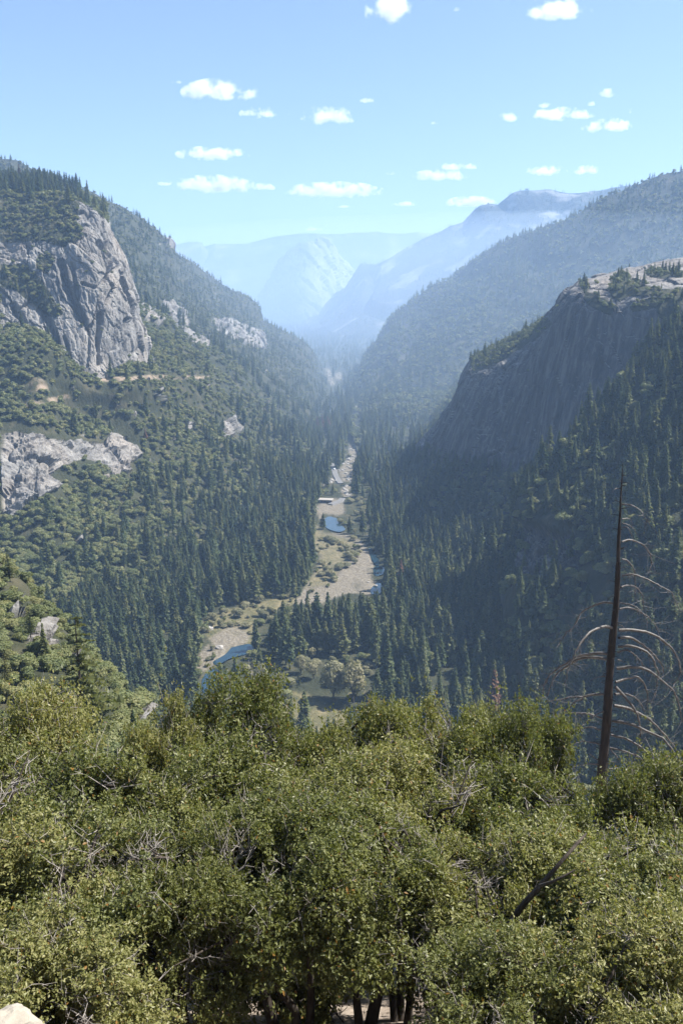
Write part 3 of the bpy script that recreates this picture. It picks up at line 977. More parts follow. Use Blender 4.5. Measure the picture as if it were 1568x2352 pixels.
def bush_geo(seed, lobes=6, n=420, card=0.11, flat=0.8, tall=1.0, gap=0.0):
    """unit-wide broadleaf crown of leaf clumps over several lobes, with a short trunk and limbs"""
    r = np.random.default_rng(seed)
    tr, cr = Geo(), Geo()
    C, Rr = [], []
    for i in range(lobes):
        an = r.uniform(0, 6.28)
        rad = r.uniform(0.0, 0.30) if i else 0
        rr = r.uniform(0.17, 0.30)
        C.append([rad * math.cos(an), rad * math.sin(an), tall * r.uniform(0.32, 0.62) + (0.10 * tall if i == 0 else 0)])
        Rr.append(rr)
    C, Rr = np.array(C), np.array(Rr)
    tr.tube([[0, 0, -0.15], [0.01, 0.02, 0.15], [0.0, 0.0, 0.4 * tall]], [0.035, 0.028, 0.012], 5)
    for c in C:
        tr.tube([[0.01, 0.01, 0.15], (c + np.array([0, 0, 0.2])) * [0.5, 0.5, 0.5], c], [0.016, 0.011, 0.004], 4)
    w = Rr ** 2
    idx = r.choice(lobes, n, p=w / w.sum())
    d = r.normal(size=(n, 3))
    d[:, 2] = np.abs(d[:, 2]) * 1.0 - 0.45 * (r.random(n) < 0.4)
    d /= np.linalg.norm(d, axis=1)[:, None]
    p = C[idx] + d * (Rr[idx] * r.uniform(0.72, 1.08, n))[:, None] * np.array([1, 1, flat * tall])
    nn = d * 0.8 + r.normal(size=(n, 3)) * 0.42
    nn /= np.linalg.norm(nn, axis=1)[:, None]
    a = np.cross(nn, r.normal(size=(n, 3))); a /= np.linalg.norm(a, axis=1)[:, None]
    b = np.cross(nn, a)
    s = card * r.uniform(0.55, 1.25, n)[:, None]
    V = np.stack([p - a * s, p - b * s * 0.75 - nn * s * .3, p + a * s * r.uniform(.7, 1.2, (n, 1)), p + b * s * 0.75 - nn * s * .3], 1).reshape(-1, 3)
    cr.add(V, np.arange(n * 4).reshape(-1, 4))
    return tr, cr


def both(tr, cr, name, mats):
    """trunk and crown as one small mesh for trees far off"""
    g = Geo()
    for src, m in ((tr, 0), (cr, 1)):
        off = g.n
        for v in src.v:
            g.v.append(v); g.n += len(v)
        for f in src.f4: g.f4.append(f + off); g.m4.append(np.full(len(f), m))
        for f in src.f3: g.f3.append(f + off); g.m3.append(np.full(len(f), m))
    return g.mesh(name, mats)


CON_HI = [conifer_geo(100 + i, 26, 8, 4, sl, dr, br) for i, (sl, dr, br) in enumerate(((0.145, 0.35, 0.08), (0.18, 0.25, 0.12), (0.125, 0.45, 0.06), (0.21, 0.2, 0.14), (0.16, 0.3, 0.2)))]
CON_LO = [conifer_geo(200 + i, 13, 5, 2, sl, dr, 0.06, 1.25) for i, (sl, dr) in enumerate(((0.14, 0.35), (0.17, 0.25), (0.12, 0.4), (0.19, 0.3)))]
BUSH_HI = [bush_geo(300 + i, 7 + i % 3, 1500, 0.055, 0.85, t) for i, t in enumerate((0.9, 1.1, 0.8, 1.25, 1.0))]
BUSH_LO = [bush_geo(400 + i, 5 + i % 3, 260, 0.105, 0.85, t) for i, t in enumerate((0.9, 1.1, 0.8, 1.2))]


def protos(name, shapes, mats):
    c = bpy.data.collections.new(name)
    for tr, cr in shapes:
        c.objects.link(bpy.data.objects.new(name, both(tr, cr, name, mats)))
    return c


def scatter_object(name, pts, scl, rot, idx, coll, label, cat):
    """one object of kind stuff carrying every tree of a mass"""
    me = bpy.data.meshes.new(name)
    pts = np.asarray(pts, np.float32)
    me.vertices.add(len(pts))
    me.vertices.foreach_set("co", pts.ravel())
    a = me.attributes.new("tree_scale", 'FLOAT_VECTOR', 'POINT'); a.data.foreach_set("vector", np.asarray(scl, np.float32).ravel())
    a = me.attributes.new("tree_turn", 'FLOAT_VECTOR', 'POINT'); a.data.foreach_set("vector", np.asarray(rot, np.float32).ravel())
    a = me.attributes.new("tree_kind", 'INT', 'POINT'); a.data.foreach_set("value", np.asarray(idx, np.int32))
    o = obj(name, me)
    ng = bpy.data.node_groups.new(name, 'GeometryNodeTree')
    ng.interface.new_socket("Geometry", in_out='INPUT', socket_type='NodeSocketGeometry')
    ng.interface.new_socket("Geometry", in_out='OUTPUT', socket_type='NodeSocketGeometry')
    nn = ng.nodes
    gi, go = nn.new("NodeGroupInput"), nn.new("NodeGroupOutput")
    ci = nn.new("GeometryNodeCollectionInfo")
    ci.inputs["Collection"].default_value = coll
    ci.inputs["Separate Children"].default_value = True
    ip = nn.new("GeometryNodeInstanceOnPoints")
    ip.inputs["Pick Instance"].default_value = True

    def at(nm, ty):
        n = nn.new("GeometryNodeInputNamedAttribute")
        n.data_type = ty
        n.inputs[0].default_value = nm
        return n.outputs[0]
    L = ng.links.new
    L(gi.outputs[0], ip.inputs["Points"])
    L(ci.outputs[0], ip.inputs["Instance"])
    L(at("tree_kind", 'INT'), ip.inputs["Instance Index"])
    e2r = nn.new("FunctionNodeEulerToRotation")
    L(at("tree_turn", 'FLOAT_VECTOR'), e2r.inputs[0])
    L(e2r.outputs[0], ip.inputs["Rotation"])
    L(at("tree_scale", 'FLOAT_VECTOR'), ip.inputs["Scale"])
    L(ip.outputs[0], go.inputs[0])
    md = o.modifiers.new("trees", 'NODES')
    md.node_group = ng
    tag(o, label, cat, None, "stuff")
    return o


# ------------------------------------------------------------------ where trees grow
T = []     # rows: x, y, z, height, width, kind (0 conifer, 1 oak scrub, 2 willow), zone


def grow(land, spacing, kindfn, zone, hc=(18, 34), hb=(4, 8), keep=1.0, steep=0.32, rockmax=0.4, veg_on_rock=0.03, clear=True, back=True):
    g = LAND[land]
    P, n, rk = g["P"], g["n"], g["rock"]
    if not back:
        P, n, rk = P[:, :g["nfront"]], n[:, :g["nfront"]], rk[:, :g["nfront"]]
    a = P[:-1, :-1]; b = P[1:, :-1]; c = P[:-1, 1:]
    area = np.linalg.norm(np.cross(b - a, c - a), axis=-1)
    # plan area drives how many stems fit
    area = area * np.clip(np.abs(n[:-1, :-1, 2]), 0.25, 1)
    dist = np.linalg.norm(a, axis=-1)
    s = spacing(dist)
    ex = area / s ** 2 * keep
    cnt = rng.poisson(ex)
    iu, iv = np.nonzero(cnt)
    rep = cnt[iu, iv]
    iu, iv = np.repeat(iu, rep), np.repeat(iv, rep)
    fu, fv = rng.random(len(iu))[:, None], rng.random(len(iu))[:, None]
    p = P[iu, iv] * (1 - fu) * (1 - fv) + P[iu + 1, iv] * fu * (1 - fv) + P[iu, iv + 1] * (1 - fu) * fv + P[iu + 1, iv + 1] * fu * fv
    nn = n[iu, iv]; r = rk[iu, iv]
    px, py, d = proj(p)
    m = (px > -170) & (px < W0 + 170) & (p[:, 1] > 40)
    m &= (nn * -p).sum(-1) / np.linalg.norm(p, axis=1) > -0.35
    m &= (np.abs(nn[:, 2]) > steep) | (rng.random(len(p)) < 0.15)
    m &= (r < rockmax) | (rng.random(len(p)) < veg_on_rock)
    kind = kindfn(p, px, py, rng.random(len(p)))
    m &= kind >= 0
    if land in ('valley_floor', 'left_hillside', 'forested_spur', 'dome_apron'):
        m &= (kind != 0) | (fbm(p / 26.0, 3, 101) > rng.uniform(-0.55, 0.0, len(p)))
    h = np.where(kind == 0, (hc[0] + (hc[1] - hc[0]) * rng.beta(1.3, 1.6, len(p))) * rng.uniform(0.75, 1.1, len(p)) * np.where((p[:, 1] > 1500) & (land == 'left_hillside'), 0.72, 1.0), rng.uniform(*hb, len(p)))
    if clear:
        for f in (0.0, 0.25, 0.5, 0.75):
            _, ty, _ = proj(p + np.array([0, 0, 1.0]) * (h * f)[:, None])
            m &= ~(np.where(kind == 0, sample(CLEAR | CLEAR_ROCK, px, ty), sample(CLEAR_B | CLEAR_ROCK, px, ty)) > 0) | (rng.random(len(p)) < 0.06)
    m &= ~(sample(MK_CUT, px, py) > 0.25)
    p, h, kind = p[m], h[m], kind[m]
    w = np.where(kind == 0, 1.0, h * rng.uniform(1.0, 1.6, len(h)))
    for i in range(len(p)):
        T.append((p[i, 0], p[i, 1], p[i, 2] - 0.3, h[i], w[i], kind[i], zone))


def kl(p, px, py, u):
    """left wall: oak scrub high up and near, conifers low down and towards the valley head"""
    t = (px - 330) / 330 + (py - 1150) / 320
    t = np.clip(0.10 + 0.55 * t + 0.35 * fbm(p / 90, 3, 55), 0.03, 0.97)
    t = np.where(p[:, 1] > 1450, np.clip(0.55 + 0.5 * fbm(p / 140, 3, 56), 0.1, 0.95), t)
    return np.where(u < t, 0, 1)


grow("left_hillside", lambda d: np.clip(d * 0.0054, 3.7, 14.5), kl, "left", hc=(15, 29), hb=(4.5, 8.5), veg_on_rock=0.22, steep=0.12)
grow("granite_buttress", lambda d: 5.0 + d * 0, lambda p, px, py, u: np.where((py < 445) & (u < 0.8), 0, np.where(u < 0.04, 0, 1)), "left", hc=(14, 27), hb=(3.5, 6.5), rockmax=0.45, clear=False, steep=0.15)
grow("near_spur", lambda d: 3.3 + d * 0, lambda p, px, py, u: np.where(u < 0.02, 0, 1), "spur", hc=(7, 12), hb=(2.2, 4.2), clear=False)
grow("granite_dome", lambda d: 6 + d * 0, lambda p, px, py, u: np.where(u < 0.25, 0, 1), "right", hc=(8, 16), hb=(3.5, 6), clear=False, veg_on_rock=0.004)
grow("dome_apron", lambda d: 6.2 + d * 0, lambda p, px, py, u: np.where(u < np.clip(0.60 + 0.7 * fbm(p / 60, 3, 79), 0.1, 0.9), 0, 1), "right", hc=(14, 33), hb=(5, 11))
kr = lambda p, px, py, u: np.where(u < np.clip(0.68 + 0.6 * fbm(p / 50, 3, 77) + (1000 - py) / 2200, 0.2, 0.97), 0, 1)
grow("forested_spur", lambda d: 5.7 + d * 0, kr, "right", hc=(13, 33), hb=(5, 10), clear=False, veg_on_rock=0.15)
grow("second_ridge", lambda d: np.clip(d * 0.0052, 7, 15), lambda p, px, py, u: np.where(u < np.clip(0.55 + 0.9 * fbm(p / 160, 3, 78), 0.12, 0.97), 0, 1), "right_far", hc=(13, 27), hb=(7, 12), veg_on_rock=0.1)
grow("third_ridge", lambda d: d * 0.0065, lambda p, px, py, u: np.where(u < 0.85, 0, 1), "far", hc=(16, 27), hb=(9, 14), clear=False)
grow("far_mountain", lambda d: d * 0.0085, lambda p, px, py, u: np.where(u < 0.9, 0, 1), "far", hc=(26, 40), hb=(9, 14), clear=False, keep=0.8)
grow("distant_rock", lambda d: d * 0.008, lambda p, px, py, u: np.where(u < 0.8, 0, 1), "far", hc=(22, 36), hb=(9, 14), clear=False, keep=0.6)

# valley floor
WILLOW_Z = raster([[(560, 1385), (690, 1375), (650, 1420), (585, 1440), (560, 1420)], [(700, 1510), (845, 1510), (860, 1640), (690, 1640)], [(560, 1530), (690, 1560), (650, 1640), (540, 1620)],
                   [(720, 1230), (850, 1260), (840, 1300), (760, 1345), (730, 1290)], [(770, 1140), (850, 1150), (840, 1230), (795, 1225), (770, 1180)]])
LAND["valley_floor"] = dict(P=FP, n=np.broadcast_to(np.array([0, 0, 1.0]), FP.shape), rock=np.zeros(FP.shape[:2]), nfront=FP.shape[1])


def kf(p, px, py, u):
    w = sample(WILLOW_Z, px, py) > 0
    k = np.where(w, np.where(u < 0.45, 2, np.where(u < 0.6, 1, -1)), np.where(u < 0.80, 0, 1))
    k = np.where((sample(MK_POOL, px, py) > 0), -1, k)
    gr_ = (sample(MK_GRAVEL, px, py) > 0.15)
    k = np.where(gr_ & (u > 0.06) & ~w, -1, np.where(gr_ & ~w, 2, k))
    me_ = (sample(MK_MEADOW, px, py) > 0.3) & ~w
    k = np.where(me_, np.where(u < 0.4, 2, np.where(u < 0.5, 1, -1)), k)
    return k


grow("valley_floor", lambda d: np.clip(d * 0.0098, 7.6, 26), kf, "floor", hc=(17, 40), hb=(3.5, 9))
BAR = raster([[(690, 1352), (722, 1318), (737, 1275), (718, 1252), (724, 1205), (745, 1226), (825, 1240), (815, 1280), (770, 1340), (740, 1380)], MEADOW[0], GRAVEL[3], GRAVEL[2]])
grow("valley_floor", lambda d: 5.0 + 0 * d, lambda p, px, py, u: np.where((sample(BAR, px, py) > 0) & (sample(MK_POOL, px, py) == 0), np.where(u < 0.72, 2, np.where(u < 0.82, 1, -1)), -1), "floor", hb=(1.2, 4.2))
T = np.array([t[:6] for t in T]), [t[6] for t in T]
TZ = np.array(T[1]); TT = T[0]
print("TREES", len(TT), [(k, int((TT[:, 5] == k).sum())) for k in (0, 1, 2)])

# ------------------------------------------------------------------ single trees and tree masses
CANOPY_X = [0, 130, 180, 300, 330, 420, 470, 560, 640, 700, 790, 900, 1000, 1080, 1200, 1300, 1330, 1400, 1480, 1568]
CANOPY_Y = [1600, 1610, 1690, 1680, 1640, 1625, 1590, 1570, 1625, 1660, 1640, 1620, 1640, 1650, 1630, 1660, 1720, 1800, 1790, 1770]
USED = set()


def spot(px, py):
    """where in the photo: used only to tell look-alike trees apart"""
    a, b = px / W0 * 100, py / H0 * 100
    for fmt in ("%.0f", "%.1f", "%.2f"):
        s = (fmt % a) + "% across, " + (fmt % b) + "% down"
        if s not in USED:
            break
    USED.add(s)
    return s


def ground_at(px, py):
    d = unproj(px, py, 1.0)
    dv = Vector(d).normalized()
    hit = bvh.ray_cast(Vector((0, 0, 0)), dv, 20000)
    t = None
    if hit[0] is not None:
        t = hit[0].y
    Yv = 500.0
    if d[2] < 0:
        for _ in range(12):
            Yv = floor_z(np.array(Yv)) / d[2]
        if t is None or Yv < t:
            t = Yv
    return d * t


px, py, dd = proj(TT[:, :3] + np.stack([0 * TT[:, 3], 0 * TT[:, 3], TT[:, 3] * 0.6], -1))
size = np.where(TT[:, 5] == 0, TT[:, 3], TT[:, 4]) / dd * FPX
cand = (px > 4) & (px < W0 - 4) & (py < np.interp(px, CANOPY_X, CANOPY_Y) - 6) & (size > 12)
order = np.argsort(-size)
single = np.zeros(len(TT), bool)
for bx_, by_, wd_, hp_ in ((1130, 1650, 26, 120), (728, 985, 8, 30), (740, 982, 8, 30), (752, 984, 8, 30), (920, 1330, 14, 48), (765, 1606, 34, 80), (812, 1612, 36, 84), (720, 1560, 20, 44), (690, 1548, 20, 40)):
    gp = ground_at(bx_, by_)
    bad = (np.abs(px - bx_) < wd_) & (TT[:, 1] < gp[1] + 4) & (TT[:, 1] > gp[1] - 70) & (TT[:, 5] < 3)
    TT[bad, 3] *= 0.18; TT[bad, 4] *= 0.18; cand[bad] = False
quota = {0: 300, 1: 300, 2: 120}
for i in order:
    k = int(TT[i, 5])
    if not cand[i] or quota[k] <= 0:
        continue
    tp = TT[i, :3] + np.array([0, 0, TT[i, 3] * 0.8])
    L = np.linalg.norm(tp)
    hit = bvh.ray_cast(Vector((0, 0, 0)), Vector(tp / L), L - 3.0)
    if hit[0] is not None:
        continue
    single[i] = True
    quota[k] -= 1

BUSH_MATS = {1: M_OAKFAR, 2: M_WILLOW}
hi_con = [(t.mesh("trunk", (M_BARK,)), c.mesh("crown", (M_CON,)), both(t, c, "conifer", (M_BARK, M_CON))) for t, c in CON_HI]
hi_bush = {k: [(t.mesh("trunk", (M_BARK,)), c.mesh("crown", (m,)), both(t, c, "broadleaf", (M_BARK, m))) for t, c in BUSH_HI] for k, m in BUSH_MATS.items()}
FORM_C = ["slim", "full", "narrow drooping", "broad", "sparse-footed"]
FORM_B = ["rounded", "domed", "low", "tall", "lumpy"]
ZONE = {"left": "on the left valley wall", "spur": "on the near left spur", "right": "on the shaded right slope", "right_far": "on the second right ridge", "far": "on a far ridge", "floor": "on the valley floor"}
KIND = {0: ("conifer", "conifer", "conifers standing in the valley"), 1: ("scrub_oak", "scrub oak", "scrub oaks on the valley slopes"), 2: ("willow", "willow", "willows along the river")}
for i in np.nonzero(single)[0]:
    x, y, z, h, w, k = TT[i]
    k = int(k)
    nm, cat, grp = KIND[k]
    v = int(rng.integers(0, 5))
    col_, zone = ("dark green" if k == 0 else "olive" if k == 1 else "pale grey-green"), ZONE[TZ[i]]
    form = (FORM_C if k == 0 else FORM_B)[v]
    lab = f"{form} {col_} {cat} {zone}, {spot(px[i], py[i])}"
    src = hi_con[v] if k == 0 else hi_bush[k][v]
    sc = (h, h, h) if k == 0 else (w, w, h)
    if size[i] > (58 if k == 0 else 34):
        o = empty(nm, (x, y, z), rng.uniform(0, 6.28))
        for nm2, m_ in (("trunk", src[0]), ("crown", src[1])):
            obj(nm2, m_, o)
    else:
        o = obj(nm, src[2], None, (x, y, z))
        o.rotation_euler = (0, 0, rng.uniform(0, 6.28))
    o.scale = sc
    tag(o, lab, cat, grp)
print("SINGLE", int(single.sum()), [(k, int((single & (TT[:, 5] == k)).sum())) for k in (0, 1, 2)])

con_c = protos("forest_conifer", CON_LO, (M_BARK, M_CON))
con_h = protos("forest_conifer_near", CON_HI, (M_BARK, M_CON))
oak_c = protos("scrub_oak_mass", BUSH_LO, (M_BARK, M_OAKFAR))
oak_h = protos("scrub_oak_mass_near", BUSH_HI, (M_BARK, M_OAKFAR))
for nm, lst in (("conifer_forest", con_c), ("oak_scrub", oak_c)):
    for hsrc in (con_h, oak_h):
        if (nm[0] == 'c') == (hsrc is con_h):
            for ob in list(hsrc.objects):
                lst.objects.link(ob)
for k, nm, cc, lab in ((0, "conifer_forest", con_c, "dark conifer forest covering the valley slopes, ridges and floor"),
                       (1, "oak_scrub", oak_c, "olive oak scrub covering the valley slopes between the granite cliffs")):
    q = (TT[:, 5] == k) & ~single
    s_ = TT[q]
    nlo = 4
    names = sorted(o.name for o in cc.objects)
    near_i = [j for j, n_ in enumerate(names) if "near" in n_]
    far_i = [j for j, n_ in enumerate(names) if "near" not in n_]
    sc = np.stack([s_[:, 3] if k == 0 else s_[:, 4], s_[:, 3] if k == 0 else s_[:, 4], s_[:, 3]], -1)
    rt = np.zeros((len(s_), 3)); rt[:, 2] = rng.uniform(0, 6.28, len(s_)); rt[:, :2] = rng.normal(0, 0.03, (len(s_), 2))
    ix = np.where(size[q] > 26, np.array(near_i)[rng.integers(0, len(near_i), len(s_))], np.array(far_i)[rng.integers(0, len(far_i), len(s_))])
    scatter_object(nm, s_[:, :3], sc, rt, ix, cc, lab, "forest" if k == 0 else "scrub")

# dead brown conifers among the green ones
br_src = [(t.mesh("trunk", (M_BARK,)), c.mesh("crown", (M_BROWN,))) for t, c in CON_HI[:4]]
for j, (bx_, by_, hpx, lab) in enumerate((
        (1130, 1650, 122, "rust-brown dead conifer low on the right slope behind the oaks"),
        (728, 985, 30, "reddish dead conifer, left one of a cluster above the boulder stream"),
        (740, 982, 32, "reddish dead conifer, middle one of a cluster above the boulder stream"),
        (752, 984, 30, "reddish dead conifer, right one of a cluster above the boulder stream"),
        (48, 432, 52, "brown dying conifer on top of the granite buttress"),
        (335, 1010, 26, "small brown dead conifer by the left cliffs"),
        (920, 1330, 48, "brown thinning conifer right of the gravel bar"))):
    p = ground_at(bx_, by_)
    _, _, d_ = proj(p)
    o = empty("dead_conifer", tuple(p - np.array([0, 0, .3])), j * 1.3)
    s_ = hpx / FPX * float(d_)
    o.scale = (s_ * 1.25, s_ * 1.25, s_)
    for nm2, m_ in (("trunk", br_src[j % 4][0]), ("crown", br_src[j % 4][1])):
        obj(nm2, m_, o)
    tag(o, lab, "dead conifer", "dead conifers in the valley forest")

# pale cottonwoods in the bottom clearing
cw_g = [bush_geo(700 + i, 11, 2600, 0.042, 1.0, 1.35) for i in range(3)]
cw = [(t.mesh("trunk", (M_BARK,)), c.mesh("crown", (M_WILLOW,))) for t, c in cw_g]
for j, (bx_, by_, hpx, lab) in enumerate((
        (765, 1606, 82, "tall pale cottonwood in the clearing, left of its pair"),
        (812, 1612, 86, "broad pale cottonwood in the clearing, right of its pair"),
        (720, 1560, 44, "small pale cottonwood left of the tall pair"),
        (690, 1548, 40, "small rounded cottonwood at the left edge of the clearing"),
        (600, 1580, 50, "grey cottonwood beside the lowest river pool"))):
    p = ground_at(bx_, by_)
    _, _, d_ = proj(p)
    o = empty("cottonwood", tuple(p), j * 2.1)
    s_ = hpx / FPX * float(d_)
    o.scale = (s_ * 0.85, s_ * 0.85, s_ / 1.05)
    for nm2, m_ in (("trunk", cw[j % 3][0]), ("crown", cw[j % 3][1])):
        obj(nm2, m_, o)
    tag(o, lab, "cottonwood", "cottonwoods in the riverside clearing")

# ------------------------------------------------------------------ boulders in the stream, building, van
def boulder_mesh(seed, mat, name="boulder", sub=3, rough=0.3):
    import bmesh
    bm = bmesh.new()
    bmesh.ops.create_icosphere(bm, subdivisions=sub, radius=1.0)
    v = np.array([q.co[:] for q in bm.verts])
    f = np.array([[q.index for q in fc.verts] for fc in bm.faces])
    bm.free()
    n_ = v.copy()
    vv, off, e = cells(v * 1.1 + seed, seed)
    v = v * (1 + rough * fbm(v * 1.3 + seed * 3.1, 3, seed)[:, None] + rough * 0.5 * (vv[:, None] - 0.5) + 0.04 * fbm(v * 6, 3, seed)[:, None])
    v *= np.array([1.2, 0.95, 0.7])
    return mesh(name, v, f, (mat,), smooth=False)


bm_src = [boulder_mesh(900 + i, M_BOULD) for i in range(5)]
nb_ = 0
for li, line in enumerate(STREAM[:5]):
    a = np.array(line, float)
    n_ = int(np.hypot(*np.diff(a[:, :2], axis=0).T).sum() * 0.62) + 3
    for _ in range(n_):
        t = rng.random() * (len(a) - 1)
        i0 = min(int(t), len(a) - 2)
        q = a[i0] * (1 - t + i0) + a[i0 + 1] * (t - i0)
        bx_, by_ = q[0] + rng.normal(0, 0.42) * q[2] * 0.7, q[1] + rng.uniform(-2, 2)
        dz = unproj(bx_, by_, 1.0)
        Yv = 1000.0
        for _k in range(12):
            Yv = floor_z(np.array(Yv)) / dz[2]
        p = dz * Yv
        s_ = rng.uniform(0.9, 2.6) * (Yv / 1400) ** 0.5
        o = obj("boulder", bm_src[nb_ % 5], None, tuple(p + np.array([0, 0, s_ * .2])))
        o.scale = (s_, s_, s_)
        o.rotation_euler = (0, 0, rng.uniform(0, 6.28))
        tag(o, f"pale boulder in the stony stream bed, {spot(bx_, by_)}", "boulder", "boulders along the stream bed")
        nb_ += 1
for bx_, by_, s_, lab in ((741, 1193, 2.2, "big tan boulder at the left edge of the upper pool"), (866, 1316, 1.3, "flat pale boulder in the right-hand pool"),
                          (862, 1346, 1.6, "tan boulder on the bank of the right-hand pool"), (478, 1446, 4.0, "large shaded boulder beside the tan bank of the lowest bend"),
                          (505, 1489, 2.6, "long pale slab of rock at the lowest river bend"), (846, 1338, 1.2, "small boulder on the gravel bar")):
    p = ground_at(bx_, by_)
    o = obj("boulder", bm_src[nb_ % 5], None, tuple(p + np.array([0, 0, s_ * .2])))
    o.scale = (s_, s_, s_ * 0.9)
    tag(o, lab, "boulder", "boulders by the pools")
    nb_ += 1

p = ground_at(748, 1154)
o = empty("ranger_station", tuple(p), R_(-10))
tag(o, "low building with a pale flat roof beside the river road", "building")
g = Geo(); g.box((0, 0, 1.8), (15, 8, 3.6)); obj("wall", g.mesh("wall", (M_WALL,)), o)
g = Geo(); g.box((0, 0, 3.9), (18, 11, 0.6)); g.box((0, 0, 4.35), (17.4, 10.4, 0.3)); obj("roof", g.mesh("roof", (M_ROOF,)), o)
g = Geo()
for q in (-4.5, 0, 4.5):
    g.box((q, -4.03, 2.0), (2.2, 0.1, 1.3))
obj("window", g.mesh("window", (M_DARK,)), o)
g = Geo(); g.box((-6.7, -4.04, 1.2), (1.1, 0.1, 2.2)); obj("door", g.mesh("door", (M_ROOF,)), o)

rd = Geo()
for line in ([(763, 1056), (766, 1075), (770, 1092), (777, 1104), (782, 1112)], [(757, 1160), (768, 1156), (780, 1152), (786, 1146)], [(692, 1165), (698, 1150), (706, 1136), (704, 1126)]):
    c = np.array([ground_at(a_, b_) for a_, b_ in line])
    c = catmull(c, 24); c[:, 2] = floor_z(c[:, 1]) + 1.4
    t = np.gradient(c, axis=0); t[:, 2] = 0; t /= np.linalg.norm(t, axis=1)[:, None]
    sd = np.stack([-t[:, 1], t[:, 0], 0 * t[:, 0]], -1) * 3.6
    v = np.stack([c - sd, c + sd, c + sd * 1.5 - [0, 0, 2.5], c - sd * 1.5 - [0, 0, 2.5]], 1)
    i = np.arange(23)[:, None] * 4
    rd.add(v.reshape(-1, 3), np.concatenate([np.stack([i[:, 0] + a_, i[:, 0] + b_, i[:, 0] + 4 + b_, i[:, 0] + 4 + a_], -1) for a_, b_ in ((0, 1), (1, 2), (3, 0))]))
tag(obj("road", rd.mesh("road", (M_ROAD,))), None, None, None, "structure")
p = ground_at(767.5, 1081)
o = empty("parked_van", (p[0], p[1], floor_z(p[1]) + 1.4), R_(75))
tag(o, "small white van on the river road near the stony stream", "van")
g = Geo()
prof = [(-2.6, 0.45), (2.5, 0.45), (2.6, 1.1), (2.1, 1.25), (1.5, 2.1), (-2.5, 2.2), (-2.6, 0.9)]
v = [(x_, s_, z_) for s_ in (-1.0, 1.0) for x_, z_ in prof]
g.add(v, [[i, (i + 1) % 7, 7 + (i + 1) % 7, 7 + i] for i in range(7)])
for b_ in (0, 7):
    g.add([v[b_ + i] for i in range(7)] + [(0, v[b_][1], 1.2)], [[i, (i + 1) % 7, 7] for i in range(7)])
obj("body", g.mesh("body", (M_WHITE,)), o)
g = Geo(); g.box((0.6, 1.01, 1.6), (1.6, 0.04, 0.55)); g.box((0.6, -1.01, 1.6), (1.6, 0.04, 0.55)); obj("window", g.mesh("window", (M_DARK,)), o)
for x_ in (-1.6, 1.6):
    for s_ in (-1, 1):
        g = Geo(); g.tube([(x_, s_ * 0.8, 0.4), (x_, s_ * 1.04, 0.4)], 0.4, 14); obj("wheel", g.mesh("wheel", (M_DARK,)), o)

